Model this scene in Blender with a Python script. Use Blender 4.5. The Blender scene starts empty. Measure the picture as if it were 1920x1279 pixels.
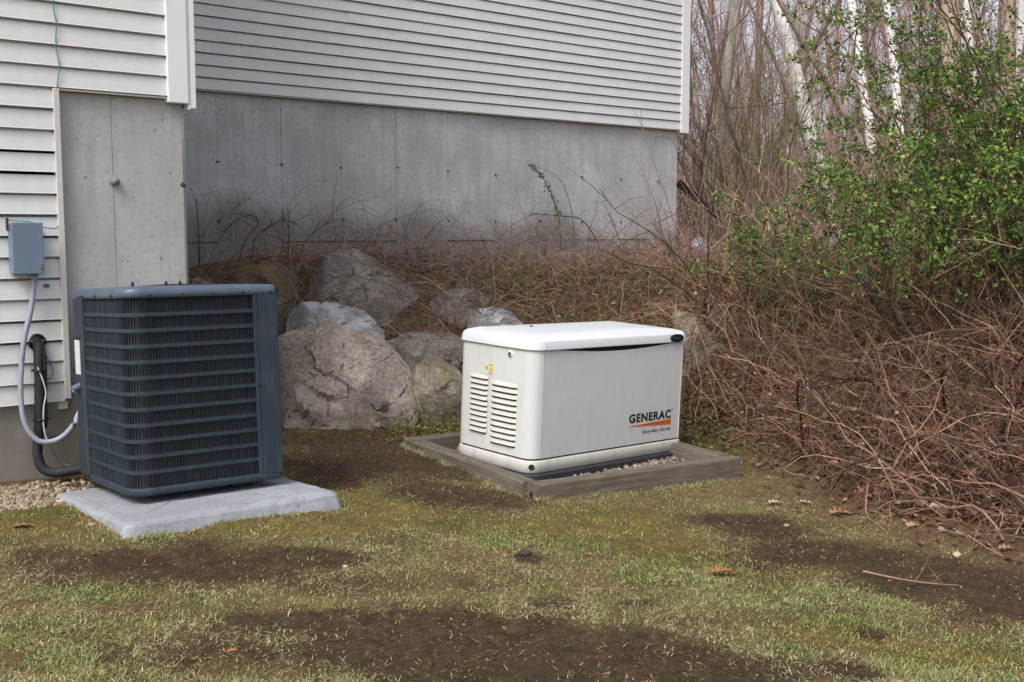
import bpy, bmesh, math
import numpy as np
from mathutils import Vector, Matrix

# ---------------------------------------------------------------- camera, light, exposure
SC = bpy.context.scene
COL = SC.collection
EYE = 1.25                      # camera height above the lawn
FPX, CX, CY = 2072.0, 960.0, 639.5
PITCH = math.atan(206.5 / FPX)
HYAW = math.radians(39.29)      # the house (and its walls) turned from the view

cam_d = bpy.data.cameras.new('camera')
cam_d.sensor_width = 36.0
cam_d.lens = FPX / 1920.0 * 36.0
cam_d.clip_start = 0.05
cam_d.clip_end = 2000.0
cam = bpy.data.objects.new('camera', cam_d)
COL.objects.link(cam)
cam.location = (0, 0, EYE)
cam.rotation_euler = (math.pi / 2 - PITCH, 0, 0)
SC.camera = cam

SUN_EL, SUN_AZ = math.radians(50), math.radians(211)   # compass: clockwise from +Y; light comes from behind-left
world = bpy.data.worlds.new('World')
SC.world = world
world.use_nodes = True
wn = world.node_tree
bg = wn.nodes['Background']
sky = wn.nodes.new('ShaderNodeTexSky')
sky.sky_type = 'NISHITA'
sky.sun_disc = False
sky.sun_elevation = SUN_EL
sky.sun_rotation = SUN_AZ
sky.air_density = 1.0
sky.dust_density = 4.0
hs = wn.nodes.new('ShaderNodeHueSaturation')           # overcast: the cloud sheet greys the sky
hs.inputs['Saturation'].default_value = 0.44
wn.links.new(sky.outputs[0], hs.inputs['Color'])
wn.links.new(hs.outputs[0], bg.inputs['Color'])
bg.inputs['Strength'].default_value = 0.13

sun_d = bpy.data.lights.new('sun', 'SUN')
sun_d.energy = 1.3
sun_d.angle = math.radians(28)
sun_d.color = (1.0, 0.985, 0.965)
sun = bpy.data.objects.new('sun', sun_d)
COL.objects.link(sun)
sd = Vector((math.sin(SUN_AZ) * math.cos(SUN_EL), math.cos(SUN_AZ) * math.cos(SUN_EL), math.sin(SUN_EL)))
sun.rotation_euler = sd.to_track_quat('Z', 'Y').to_euler()

SC.view_settings.view_transform = 'Standard'
SC.view_settings.look = 'None'
SC.view_settings.gamma = 1.0
SC.view_settings.use_curve_mapping = False
SC.view_settings.exposure = 0.75
SC.cycles.use_denoising = True
SC.cycles.max_bounces = 6
SC.cycles.diffuse_bounces = 3
SC.cycles.glossy_bounces = 2
SC.cycles.transparent_max_bounces = 4

rng = np.random.default_rng(11)

# ---------------------------------------------------------------- helpers
def srgb(r, g, b):
    f = lambda v: ((v / 255.0 + 0.055) / 1.055) ** 2.4 if v > 10 else v / 255.0 / 12.92
    return (f(r), f(g), f(b))

CP, SP = math.cos(PITCH), math.sin(PITCH)
def ray(px, py):
    a, b = (px - CX) / FPX, (CY - py) / FPX
    return np.array([a, CP + b * SP, -SP + b * CP])
def at(px, py, Y):                                     # the point seen at a pixel, Y metres ahead
    r = ray(px, py)
    return r * (Y / r[1]) + np.array([0, 0, EYE])
def atz(px, py, z):                                    # the point seen at a pixel, at height z
    r = ray(px, py)
    return r * ((z - EYE) / r[2]) + np.array([0, 0, EYE])

def tag(o, label=None, cat=None, group=None, kind=None):
    if label: o['label'] = label
    if cat: o['category'] = cat
    if group: o['group'] = group
    if kind: o['kind'] = kind
    return o

def empty(name, loc=(0, 0, 0), rot=(0, 0, 0)):
    o = bpy.data.objects.new(name, None)
    COL.objects.link(o)
    o.location = loc
    o.rotation_euler = rot
    o.empty_display_size = 0.1
    return o

def link(name, me, mat, parent=None, loc=None, rot=None):
    o = bpy.data.objects.new(name, me)
    COL.objects.link(o)
    if mat is not None and len(me.materials) == 0:
        me.materials.append(mat)
    if parent is not None:
        o.parent = parent
    if loc is not None: o.location = loc
    if rot is not None: o.rotation_euler = rot
    return o

class Acc:
    """collects vertices, faces and colours with numpy; build() links ONE mesh object"""
    def __init__(s):
        s.v, s.q, s.t, s.c, s.n = [], [], [], [], 0
    def add(s, V, F, C=None):
        V = np.asarray(V, np.float32).reshape(-1, 3)
        F = np.asarray(F, np.int64)
        (s.q if F.shape[1] == 4 else s.t).append(F + s.n)
        s.v.append(V)
        if C is None: C = np.ones((1, 3))
        C = np.asarray(C, np.float32).reshape(-1, 3)
        if len(C) == 1: C = np.repeat(C, len(V), 0)
        s.c.append(C)
        s.n += len(V)
    def more(s, F, V0):
        F = np.asarray(F, np.int64)
        (s.q if F.shape[1] == 4 else s.t).append(F + V0)
    def mesh(s, name, smooth=False):
        me = bpy.data.meshes.new(name)
        V = np.concatenate(s.v)
        q = np.concatenate(s.q) if s.q else np.zeros((0, 4), np.int64)
        t = np.concatenate(s.t) if s.t else np.zeros((0, 3), np.int64)
        me.vertices.add(len(V))
        me.vertices.foreach_set('co', V.ravel())
        nl = q.size + t.size
        me.loops.add(nl)
        me.loops.foreach_set('vertex_index', np.concatenate([q.ravel(), t.ravel()]).astype(np.int32))
        npoly = len(q) + len(t)
        me.polygons.add(npoly)
        st = np.concatenate([np.arange(len(q)) * 4, q.size + np.arange(len(t)) * 3]).astype(np.int32)
        me.polygons.foreach_set('loop_start', st)
        me.polygons.foreach_set('use_smooth', np.full(npoly, smooth))
        ca = me.attributes.new('Col', 'FLOAT_COLOR', 'POINT')
        C = np.concatenate(s.c)
        ca.data.foreach_set('color', np.concatenate([C, np.ones((len(C), 1), np.float32)], 1).ravel())
        me.update(calc_edges=True)
        me.validate()
        return me
    def build(s, name, mat, parent=None, smooth=False, loc=None, rot=None):
        return link(name, s.mesh(name, smooth), mat, parent, loc, rot)

def norm(a):
    return a / np.maximum(np.linalg.norm(a, axis=-1, keepdims=True), 1e-9)

def tubes(acc, P, R, C, sides=3, cap=False):
    """P (N,K,3), R (N,K), C (N,3) or (3,)"""
    P = np.asarray(P, float); R = np.asarray(R, float)
    if P.ndim == 2: P = P[None]
    if R.ndim == 0: R = np.full(P.shape[:2], float(R))
    if R.ndim == 1: R = np.broadcast_to(R, P.shape[:2])
    N, K, _ = P.shape
    T = norm(np.gradient(P, axis=1))
    ref = np.zeros_like(T); ref[..., 0] = 0.31; ref[..., 1] = 0.23; ref[..., 2] = 0.92
    bad = np.abs((T * ref).sum(-1)) > 0.96
    ref[bad] = (0.9, -0.4, 0.1)
    A = norm(np.cross(T, ref)); B = np.cross(T, A)
    th = np.arange(sides) / sides * 2 * math.pi
    V = P[:, :, None] + R[:, :, None, None] * (A[:, :, None] * np.cos(th)[None, None, :, None] + B[:, :, None] * np.sin(th)[None, None, :, None])
    i = np.arange(N)[:, None, None] * K * sides + np.arange(K - 1)[None, :, None] * sides
    a = np.arange(sides)[None, None]
    b = (np.arange(sides) + 1) % sides
    F = np.stack([i + a, i + b, i + sides + b, i + sides + a], -1).reshape(-1, 4)
    C = np.asarray(C, float).reshape(-1, 3)
    if len(C) == 1: C = np.repeat(C, N, 0)
    v0 = acc.n
    acc.add(V.reshape(-1, 3), F, np.repeat(C, K * sides, 0))
    if cap:
        for base in (0, (K - 1) * sides):
            f = np.array([[base, base + k, base + k + 1] for k in range(1, sides - 1)])
            for j in range(N):
                acc.more(f + j * K * sides, v0)

def box(acc, x0, x1, y0, y1, z0, z1, C=None):
    V = [(x, y, z) for x in (x0, x1) for y in (y0, y1) for z in (z0, z1)]
    F = [(0, 1, 3, 2), (4, 6, 7, 5), (0, 4, 5, 1), (2, 3, 7, 6), (0, 2, 6, 4), (1, 5, 7, 3)]
    acc.add(V, F, C)

def boxo(name, x0, x1, y0, y1, z0, z1, mat, parent=None, bev=0.0):
    a = Acc(); box(a, x0, x1, y0, y1, z0, z1)
    o = a.build(name, mat, parent)
    if bev: bevel(o, bev)
    return o

def bevel(o, w, seg=2):
    m = o.modifiers.new('bevel', 'BEVEL')
    m.width = w; m.segments = seg; m.limit_method = 'ANGLE'; m.angle_limit = math.radians(35)

def smooth_path(pts, n):
    """Catmull-Rom through the points"""
    p = np.asarray(pts, float)
    p = np.concatenate([[2 * p[0] - p[1]], p, [2 * p[-1] - p[-2]]])
    m = len(p) - 3
    t = np.linspace(0, m - 1e-6, n)
    k = t.astype(int); f = (t - k)[:, None]
    a, b, c, d = p[k], p[k + 1], p[k + 2], p[k + 3]
    return 0.5 * (2 * b + (c - a) * f + (2 * a - 5 * b + 4 * c - d) * f ** 2 + (3 * b - a - 3 * c + d) * f ** 3)

# value noise
_perm = np.random.default_rng(5).random((256, 256))
def vnoise(x, y):
    xi = np.floor(x).astype(int); yi = np.floor(y).astype(int)
    fx = x - xi; fy = y - yi
    fx = fx * fx * (3 - 2 * fx); fy = fy * fy * (3 - 2 * fy)
    g = lambda a, b: _perm[a & 255, b & 255]
    return (g(xi, yi) * (1 - fx) + g(xi + 1, yi) * fx) * (1 - fy) + (g(xi, yi + 1) * (1 - fx) + g(xi + 1, yi + 1) * fx) * fy
def fbm(x, y, oct=4):
    s = 0; a = 0.5; t = 0
    for k in range(oct):
        s = s + a * vnoise(x * 2 ** k + 17.3 * k, y * 2 ** k + 9.1 * k); t += a; a *= 0.5
    return s / t
def fbm3(p, sc, oct=4):
    p = np.asarray(p) * sc
    return (fbm(p[:, 0] + 3.1 * p[:, 2], p[:, 1] - 1.7 * p[:, 2], oct) + fbm(p[:, 1] + 5.2, p[:, 2] * 1.3 + p[:, 0] * .4, oct) + fbm(p[:, 2] + 11.5, p[:, 0] * 1.1 - .5 * p[:, 1], oct)) / 3
def sstep(a, b, x):
    t = np.clip((x - a) / (b - a), 0, 1)
    return t * t * (3 - 2 * t)

# ---------------------------------------------------------------- materials
def nmat(name):
    m = bpy.data.materials.new(name); m.use_nodes = True
    nt = m.node_tree
    return m, nt, nt.nodes['Principled BSDF']
def N(nt, typ, **kw):
    n = nt.nodes.new(typ)
    for k, v in kw.items():
        if k in n.inputs: n.inputs[k].default_value = v
        else: setattr(n, k, v)
    return n
def mixc(nt, fac, a, b, mode='MIX'):
    n = nt.nodes.new('ShaderNodeMix'); n.data_type = 'RGBA'; n.blend_type = mode
    for sock, v in ((n.inputs[0], fac), (n.inputs[6], a), (n.inputs[7], b)):
        if hasattr(v, 'is_output'): nt.links.new(v, sock)
        elif isinstance(v, (int, float)): sock.default_value = v
        else: sock.default_value = (*v, 1)
    return n.outputs[2]
def ramp(nt, src, stops):
    n = nt.nodes.new('ShaderNodeValToRGB')
    e = n.color_ramp.elements
    while len(e) < len(stops): e.new(0.5)
    for k, (p, c) in enumerate(stops):
        e[k].position = p
        e[k].color = (c, c, c, 1) if isinstance(c, (int, float)) else (*c, 1)
    nt.links.new(src, n.inputs[0])
    return n.outputs[0]
def noise(nt, vec, scale, detail=4, rough=0.55, dist=0.0):
    n = N(nt, 'ShaderNodeTexNoise', Scale=scale, Detail=detail, Roughness=rough, Distortion=dist)
    if vec is not None: nt.links.new(vec, n.inputs['Vector'])
    return n.outputs[0]
def coords(nt, scale=(1, 1, 1), kind='Object'):
    tc = nt.nodes.new('ShaderNodeTexCoord')
    mp = nt.nodes.new('ShaderNodeMapping'); mp.inputs['Scale'].default_value = scale
    nt.links.new(tc.outputs[kind], mp.inputs[0])
    return mp.outputs[0]
def bump(nt, bs, h, strength=0.3, dist=0.01):
    b = N(nt, 'ShaderNodeBump', Strength=strength, Distance=dist)
    nt.links.new(h, b.inputs['Height']); nt.links.new(b.outputs[0], bs.inputs['Normal'])

def m_paint(name, c, rough=0.45, var=0.06, dirt=None, dirt_amt=0.0, metal=0.0, spec=0.5, objrand=0.0):
    m, nt, bs = nmat(name)
    v = coords(nt)
    n1 = noise(nt, v, 6.0, 5)
    col = mixc(nt, ramp(nt, n1, [(0.3, 0.0), (0.75, 1.0)]), tuple(x * (1 - var) for x in c), tuple(min(1, x * (1 + var)) for x in c))
    if dirt:
        n2 = noise(nt, coords(nt, (1, 1, 0.25)), 22.0, 6, 0.65)
        col = mixc(nt, mult(nt, ramp(nt, n2, [(0.5, 0.0), (0.8, 1.0)]), dirt_amt), col, dirt)
    if objrand:
        oi = nt.nodes.new('ShaderNodeObjectInfo')
        col = mixc(nt, mult(nt, oi.outputs['Random'], objrand), col, tuple(x * 0.8 for x in c))
    nt.links.new(col, bs.inputs['Base Color'])
    bs.inputs['Roughness'].default_value = rough
    bs.inputs['Metallic'].default_value = metal
    bs.inputs['Specular IOR Level'].default_value = spec
    bump(nt, bs, noise(nt, v, 180.0, 2), 0.05, 0.002)
    return m
def mult(nt, a, b):
    n = nt.nodes.new('ShaderNodeMath'); n.operation = 'MULTIPLY'
    for s, v in ((n.inputs[0], a), (n.inputs[1], b)):
        if hasattr(v, 'is_output'): nt.links.new(v, s)
        else: s.default_value = v
    return n.outputs[0]
def math_(nt, op, a, b=0.0):
    n = nt.nodes.new('ShaderNodeMath'); n.operation = op
    for s, v in ((n.inputs[0], a), (n.inputs[1], b)):
        if hasattr(v, 'is_output'): nt.links.new(v, s)
        else: s.default_value = v
    return n.outputs[0]

def m_attr(name, rough=0.8, var=0.25, scale=40.0, trans=0.0, spec=0.2, bmp=0.0):
    """colour from the mesh's own Col attribute, broken up by noise"""
    m, nt, bs = nmat(name)
    at_ = nt.nodes.new('ShaderNodeAttribute'); at_.attribute_name = 'Col'
    v = coords(nt)
    n1 = noise(nt, v, scale, 4)
    f = ramp(nt, n1, [(0.25, 1 - var), (0.75, 1 + var)])
    col = mixc(nt, 1.0, at_.outputs['Color'], f, 'MULTIPLY')
    nt.links.new(col, bs.inputs['Base Color'])
    bs.inputs['Roughness'].default_value = rough
    bs.inputs['Specular IOR Level'].default_value = spec
    if bmp: bump(nt, bs, n1, bmp, 0.01)
    if trans:
        tr = nt.nodes.new('ShaderNodeBsdfTranslucent'); nt.links.new(col, tr.inputs[0])
        mx = nt.nodes.new('ShaderNodeMixShader'); mx.inputs[0].default_value = trans
        nt.links.new(bs.outputs[0], mx.inputs[1]); nt.links.new(tr.outputs[0], mx.inputs[2])
        nt.links.new(mx.outputs[0], nt.nodes['Material Output'].inputs[0])
    return m

def m_concrete(name, c, stain=False, splash=False):
    m, nt, bs = nmat(name)
    v = coords(nt)
    n1 = noise(nt, v, 2.2, 6, 0.6)
    n2 = noise(nt, v, 30.0, 5, 0.7)
    n3 = noise(nt, coords(nt, (9, 9, 0.7)), 2.0, 5, 0.6)           # run-down streaks
    oi = nt.nodes.new('ShaderNodeObjectInfo')
    col = mixc(nt, ramp(nt, n1, [(0.36, 0.0), (0.64, 1.0)]), tuple(x * 0.80 for x in c), tuple(x * 1.12 for x in c))
    nb_ = noise(nt, coords(nt, (1, 1, 0.45)), 0.9, 4, 0.6, 0.8)
    col = mixc(nt, mult(nt, ramp(nt, nb_, [(0.48, 0.0), (0.58, 1.0)]), 0.45), col, (c[0] * 0.80, c[1] * 0.79, c[2] * 0.74))
    col = mixc(nt, mult(nt, ramp(nt, n3, [(0.45, 0.0), (0.68, 1.0)]), 0.55), col, (c[0] * 0.72, c[1] * 0.70, c[2] * 0.64))
    col = mixc(nt, mult(nt, ramp(nt, n2, [(0.38, 1.0), (0.5, 0.0)]), 0.45), col, tuple(x * 0.6 for x in c))
    col = mixc(nt, mult(nt, oi.outputs['Random'], 0.14), col, tuple(x * 0.72 for x in c))
    vo = N(nt, 'ShaderNodeTexVoronoi', Scale=15.0); nt.links.new(v, vo.inputs['Vector'])
    pk = noise(nt, v, 5.0, 2)
    hole = mult(nt, ramp(nt, vo.outputs['Distance'], [(0.07, 1.0), (0.15, 0.0)]), ramp(nt, pk, [(0.5, 0.0), (0.58, 1.0)]))
    col = mixc(nt, mult(nt, hole, 0.8), col, tuple(x * 0.35 for x in c))
    if stain:                                                         # damp, muddy tide mark low on the wall
        sx = nt.nodes.new('ShaderNodeSeparateXYZ'); nt.links.new(v, sx.inputs[0])
        h = math_(nt, 'ADD', sx.outputs['Z'], mult(nt, sx.outputs['X'], 0.075))
        nz = noise(nt, coords(nt, (1, 1, 0.5)), 1.3, 5, 0.6)
        h = math_(nt, 'ADD', h, mult(nt, math_(nt, 'SUBTRACT', nz, 0.5), 0.75))
        h = math_(nt, 'ADD', h, mult(nt, math_(nt, 'SUBTRACT', n3, 0.5), 0.2))
        f = ramp(nt, math_(nt, 'MULTIPLY', h, 0.4), [(0.68, 1.0), (0.785, 0.0)])
        st = mixc(nt, ramp(nt, n3, [(0.35, 0.0), (0.7, 1.0)]), (0.13, 0.115, 0.10), (0.21, 0.19, 0.165))
        col = mixc(nt, mult(nt, f, 0.72), col, st)
    if splash:                                                        # rain-splashed mud just above the ground
        sx2 = nt.nodes.new('ShaderNodeSeparateXYZ'); nt.links.new(v, sx2.inputs[0])
        h2 = math_(nt, 'ADD', sx2.outputs['Z'], mult(nt, math_(nt, 'SUBTRACT', n1, 0.5), 0.5))
        col = mixc(nt, mult(nt, ramp(nt, h2, [(0.25, 1.0), (0.62, 0.0)]), 0.75), col, (0.17, 0.135, 0.10))
    nt.links.new(col, bs.inputs['Base Color'])
    bs.inputs['Roughness'].default_value = 0.85
    bs.inputs['Specular IOR Level'].default_value = 0.25
    hh = math_(nt, 'SUBTRACT', mult(nt, n2, 0.5), hole)
    bump(nt, bs, hh, 0.35, 0.004)
    return m

def m_rock(name, c1, c2, moss=None, rust=None, white=None):
    m, nt, bs = nmat(name)
    v = coords(nt)
    n1 = noise(nt, v, 3.5, 8, 0.7, 0.6)
    n2 = noise(nt, v, 45.0, 6, 0.75)
    n3 = noise(nt, v, 12.0, 6, 0.65)
    col = mixc(nt, ramp(nt, n1, [(0.35, 0.0), (0.65, 1.0)]), c1, c2)
    col = mixc(nt, mult(nt, ramp(nt, n2, [(0.42, 1.0), (0.53, 0.0)]), 0.55), col, tuple(x * 0.38 for x in c1))
    col = mixc(nt, mult(nt, ramp(nt, n3, [(0.38, 1.0), (0.5, 0.0)]), 0.28), col, tuple(x * 0.55 for x in c1))
    nL = noise(nt, coords(nt, (1, 1, 2.2)), 1.6, 5, 0.6, 1.2)
    col = mixc(nt, mult(nt, ramp(nt, nL, [(0.5, 0.0), (0.6, 1.0)]), 0.5), col, tuple(min(1, x * 1.25) for x in c2))
    col = mixc(nt, mult(nt, ramp(nt, n2, [(0.57, 0.0), (0.70, 1.0)]), 0.35), col, tuple(min(1, x * 1.6) for x in c2))
    vo = N(nt, 'ShaderNodeTexVoronoi', Scale=3.0); vo.feature = 'DISTANCE_TO_EDGE'
    nv = N(nt, 'ShaderNodeMixRGB'); nv.inputs[0].default_value = 0.12
    nn = N(nt, 'ShaderNodeTexNoise', Scale=4.0, Detail=4); nt.links.new(v, nn.inputs['Vector'])
    nt.links.new(v, nv.inputs[1]); nt.links.new(nn.outputs[1], nv.inputs[2])
    nt.links.new(nv.outputs[0], vo.inputs['Vector'])
    crack = mult(nt, ramp(nt, vo.outputs[0], [(0.0, 1.0), (0.018, 0.0)]), ramp(nt, n3, [(0.5, 0.0), (0.62, 1.0)]))
    col = mixc(nt, mult(nt, crack, 0.5), col, (0.03, 0.025, 0.02))
    g = nt.nodes.new('ShaderNodeNewGeometry')
    sx = nt.nodes.new('ShaderNodeSeparateXYZ'); nt.links.new(g.outputs['Normal'], sx.inputs[0])
    for cc, lo in ((moss, 0.35), (rust, 0.3), (white, 0.2)):
        if cc:
            a = math_(nt, 'ADD', mult(nt, sx.outputs['Z'], 0.35), noise(nt, v, 2.6 + lo * 5, 6, 0.65))
            col = mixc(nt, mult(nt, ramp(nt, a, [(0.78, 0.0), (0.90, 1.0)] if cc is rust else [(0.68, 0.0), (0.84, 1.0)]), 0.75), col, cc)
    nt.links.new(col, bs.inputs['Base Color'])
    bs.inputs['Roughness'].default_value = 0.9
    bs.inputs['Specular IOR Level'].default_value = 0.2
    hh = math_(nt, 'ADD', mult(nt, n2, 0.4), n3)
    bump(nt, bs, math_(nt, 'SUBTRACT', hh, crack), 0.9, 0.025)
    return m

def m_wood(name):
    m, nt, bs = nmat(name)
    v = coords(nt, (1.2, 18, 18))
    n1 = noise(nt, v, 3.0, 6, 0.65, 0.4)
    n2 = noise(nt, coords(nt), 7.0, 5)
    col = mixc(nt, ramp(nt, n1, [(0.3, 0.0), (0.7, 1.0)]), srgb(76, 69, 62), srgb(126, 117, 106))
    col = mixc(nt, mult(nt, ramp(nt, n2, [(0.5, 0.0), (0.75, 1.0)]), 0.6), col, srgb(86, 84, 56))
    nt.links.new(col, bs.inputs['Base Color'])
    bs.inputs['Roughness'].default_value = 0.85
    bs.inputs['Specular IOR Level'].default_value = 0.2
    bump(nt, bs, n1, 0.6, 0.006)
    return m

def m_birch(name):
    m, nt, bs = nmat(name)
    n1 = noise(nt, coords(nt, (2.5, 2.5, 14)), 2.0, 4, 0.6)
    n2 = noise(nt, coords(nt), 1.4, 5, 0.6)
    col = mixc(nt, ramp(nt, n1, [(0.64, 0.0), (0.70, 1.0)]), srgb(246, 243, 240), srgb(84, 76, 70))
    col = mixc(nt, mult(nt, ramp(nt, n2, [(0.55, 0.0), (0.75, 1.0)]), 0.35), col, srgb(180, 162, 146))
    nt.links.new(col, bs.inputs['Base Color'])
    bs.inputs['Roughness'].default_value = 0.7
    bump(nt, bs, n1, 0.4, 0.02)
    return m
def m_bark(name, a, b, sc=1.0):
    m, nt, bs = nmat(name)
    n1 = noise(nt, coords(nt, (10 * sc, 10 * sc, 2.2 * sc)), 2.0, 6, 0.65)
    col = mixc(nt, ramp(nt, n1, [(0.35, 0.0), (0.65, 1.0)]), a, b)
    nt.links.new(col, bs.inputs['Base Color'])
    bs.inputs['Roughness'].default_value = 0.9
    bs.inputs['Specular IOR Level'].default_value = 0.1
    bump(nt, bs, n1, 0.8, 0.03)
    return m

M = {}
M['siding'] = m_paint('vinyl_siding', (0.672, 0.68, 0.675), 0.5, 0.04, (0.45, 0.43, 0.38), 0.22, objrand=0.16)
M['trim'] = m_paint('white_trim', (0.80, 0.81, 0.82), 0.4, 0.02)
M['jchannel'] = m_paint('beige_trim', (0.62, 0.60, 0.56), 0.5, 0.03)
M['concrete'] = m_concrete('foundation_concrete', (0.515, 0.52, 0.525), False, True)
M['concrete_damp'] = m_concrete('foundation_concrete_damp', (0.525, 0.53, 0.545), True)
M['concrete_pad'] = m_concrete('pad_concrete', (0.325, 0.342, 0.372))
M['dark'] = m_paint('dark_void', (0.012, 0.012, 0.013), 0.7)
M['seam'] = m_paint('dark_seam', (0.055, 0.050, 0.046), 0.8)
M['roof'] = m_paint('roof_shingle', (0.07, 0.065, 0.06), 0.9, 0.3)
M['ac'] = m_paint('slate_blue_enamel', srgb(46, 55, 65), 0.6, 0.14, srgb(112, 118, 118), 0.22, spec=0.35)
M['ac_skylit'] = m_paint('slate_blue_skylit', srgb(76, 90, 106), 0.4, 0.10, srgb(130, 136, 132), 0.35)  # same slate enamel, lightened: the sky's reflection is put into the colour
M['coil'] = m_paint('dusty_coil', srgb(66, 62, 62), 0.7, 0.35, srgb(96, 86, 76), 0.3)
M['black'] = m_paint('black_plastic', srgb(24, 24, 28), 0.45, 0.1)
M['foam'] = m_paint('black_foam', srgb(36, 36, 42), 0.7, 0.2, srgb(80, 78, 80), 0.3)
M['grey_box'] = m_paint('grey_enamel', srgb(112, 128, 146), 0.4, 0.05, srgb(88, 98, 110), 0.3)
M['conduit'] = m_paint('grey_conduit', srgb(150, 155, 168), 0.4, 0.05)
M['white_wire'] = m_paint('white_wire', srgb(205, 205, 205), 0.5)
M['grey_wire'] = m_paint('grey_wire', srgb(96, 92, 96), 0.5)
M['teal'] = m_paint('teal_wire', srgb(40, 140, 118), 0.5)
M['sticker'] = m_paint('white_sticker', srgb(212, 212, 208), 0.5)
M['yellow'] = m_paint('yellow_sticker', srgb(206, 200, 70), 0.5)
M['gen'] = m_paint('generator_enamel', srgb(205, 207, 206), 0.38, 0.03, srgb(160, 152, 134), 0.24)
M['gen_low'] = m_paint('generator_base_enamel', srgb(202, 200, 193), 0.42, 0.03, srgb(120, 100, 78), 0.42)
M['lid'] = m_paint('generator_lid', srgb(212, 215, 219), 0.35, 0.02, srgb(190, 188, 180), 0.10)
M['gpad'] = m_paint('charcoal_pad', srgb(50, 50, 55), 0.75, 0.2)
M['ink'] = m_paint('black_lettering', srgb(22, 24, 28), 0.5)
M['orange'] = m_paint('orange_stripe', srgb(206, 92, 30), 0.5)
M['chrome'] = m_paint('lock_metal', srgb(150, 150, 150), 0.3, metal=0.8)
M['wood'] = m_wood('weathered_timber')
M['rust'] = m_paint('rusty_steel', srgb(70, 52, 42), 0.8, 0.3)
M['birch'] = m_birch('birch_bark')
M['tan_bark'] = m_bark('tan_flaky_bark', srgb(112, 96, 84), srgb(196, 178, 158))
M['grey_bark'] = m_bark('grey_green_bark', srgb(140, 134, 122), srgb(200, 196, 184), 0.6)
M['brown_bark'] = m_bark('brown_bark', srgb(112, 96, 88), srgb(176, 156, 142))
M['dark_bark'] = m_bark('dark_log', srgb(36, 32, 32), srgb(78, 70, 68))
M['twig'] = m_attr('cane_bark', 0.75, 0.35, 30.0)
M['leaf'] = m_attr('leaf_green', 0.55, 0.25, 25.0, 0.3, 0.3)
M['litter'] = m_attr('dead_leaf', 0.8, 0.3, 30.0, 0.12)
M['blade'] = m_attr('grass_blade', 0.7, 0.2, 15.0, 0.2)
M['pebble'] = m_attr('pebble', 0.8, 0.3, 60.0)
M['woods'] = m_attr('far_bark', 0.9, 0.2, 2.0, 0.0, 0.05)

# ---------------------------------------------------------------- terrain
FOOT = np.array([(-9, 9.0), (-4.0, 8.4), (-2.2, 7.55), (-1.1, 7.2), (-0.2, 7.45), (0.6, 7.75), (1.5, 6.85), (1.72, 5.6), (2.05, 4.6), (2.7, 3.4), (3.8, 1.6), (6, -3), (9, -12)], float)
def foot_dist(x, y):
    best = np.full(x.shape, 1e9); sgn = np.ones(x.shape)
    for a, b in zip(FOOT[:-1], FOOT[1:]):
        d = b - a
        t = np.clip(((x - a[0]) * d[0] + (y - a[1]) * d[1]) / (d @ d), 0, 1)
        px, py = a[0] + t * d[0], a[1] + t * d[1]
        r = np.hypot(x - px, y - py)
        cr = d[0] * (y - a[1]) - d[1] * (x - a[0])
        m = r < best
        best = np.where(m, r, best); sgn = np.where(m, np.sign(cr), sgn)
    return best * sgn
FYAW = math.radians(32.0)
CTRL = np.array([(-2.4, 5.2, .03), (-1.5, 4.15, .045), (-.75, 4.8, .05), (.1, 5.4, -.135), (1.3, 6.15, -.17), (-.7, 6.75, -.07), (.3, 6.6, -.14), (.75, 5.8, -.13), (0, 3, .0), (-3.2, 4.8, .03)])
HC, HS = math.cos(HYAW), math.sin(HYAW)
def to_house(x, y):
    return x * HC + y * HS, -x * HS + y * HC
def from_house(s, t):
    return s * HC - t * HS, s * HS + t * HC
def ground(x, y):
    x = np.asarray(x, float); y = np.asarray(y, float)
    z = -0.01 - 0.045 * np.clip(x, -4, 4)
    num = 0; den = 0.15
    for cx, cy, cz in CTRL:
        g = np.exp(-((x - cx) ** 2 + (y - cy) ** 2) / (2 * 0.7 ** 2))
        num = num + g * (cz - (-0.01 - 0.045 * cx)); den = den + g
    z = z + num / den
    d = foot_dist(x, y)
    top = 0.88 - 0.38 * sstep(1.2, 2.6, x) * (1 - sstep(7.0, 11.0, y))
    z = z + (top - np.minimum(z, 0)) * sstep(-0.15, 1.75, d + 0.35 * (fbm(x * 1.3, y * 1.3, 3) - 0.5))
    r = np.hypot(x, y)
    z = z + 0.055 * np.clip(r - 16, 0, 120) * sstep(-10, 10, y)
    z = z + sstep(0.3, 1.5, d) * 0.25 * (fbm(x * 0.6 + 7, y * 0.6, 3) - 0.5)
    z = z + 0.035 * (fbm(x * 2.1, y * 2.1, 3) - 0.5)
    fx = (x - .1) * math.cos(FYAW) + (y - 5.465) * math.sin(FYAW); fy = -(x - .1) * math.sin(FYAW) + (y - 5.465) * math.cos(FYAW)
    ins = sstep(0.02, 0.07, fx) * sstep(1.40, 1.35, fx) * sstep(0.02, 0.07, fy) * sstep(1.43, 1.38, fy)   # dug out inside the timbers
    z = z + ins * (np.minimum(z, -0.19) - z)
    return z

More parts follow.
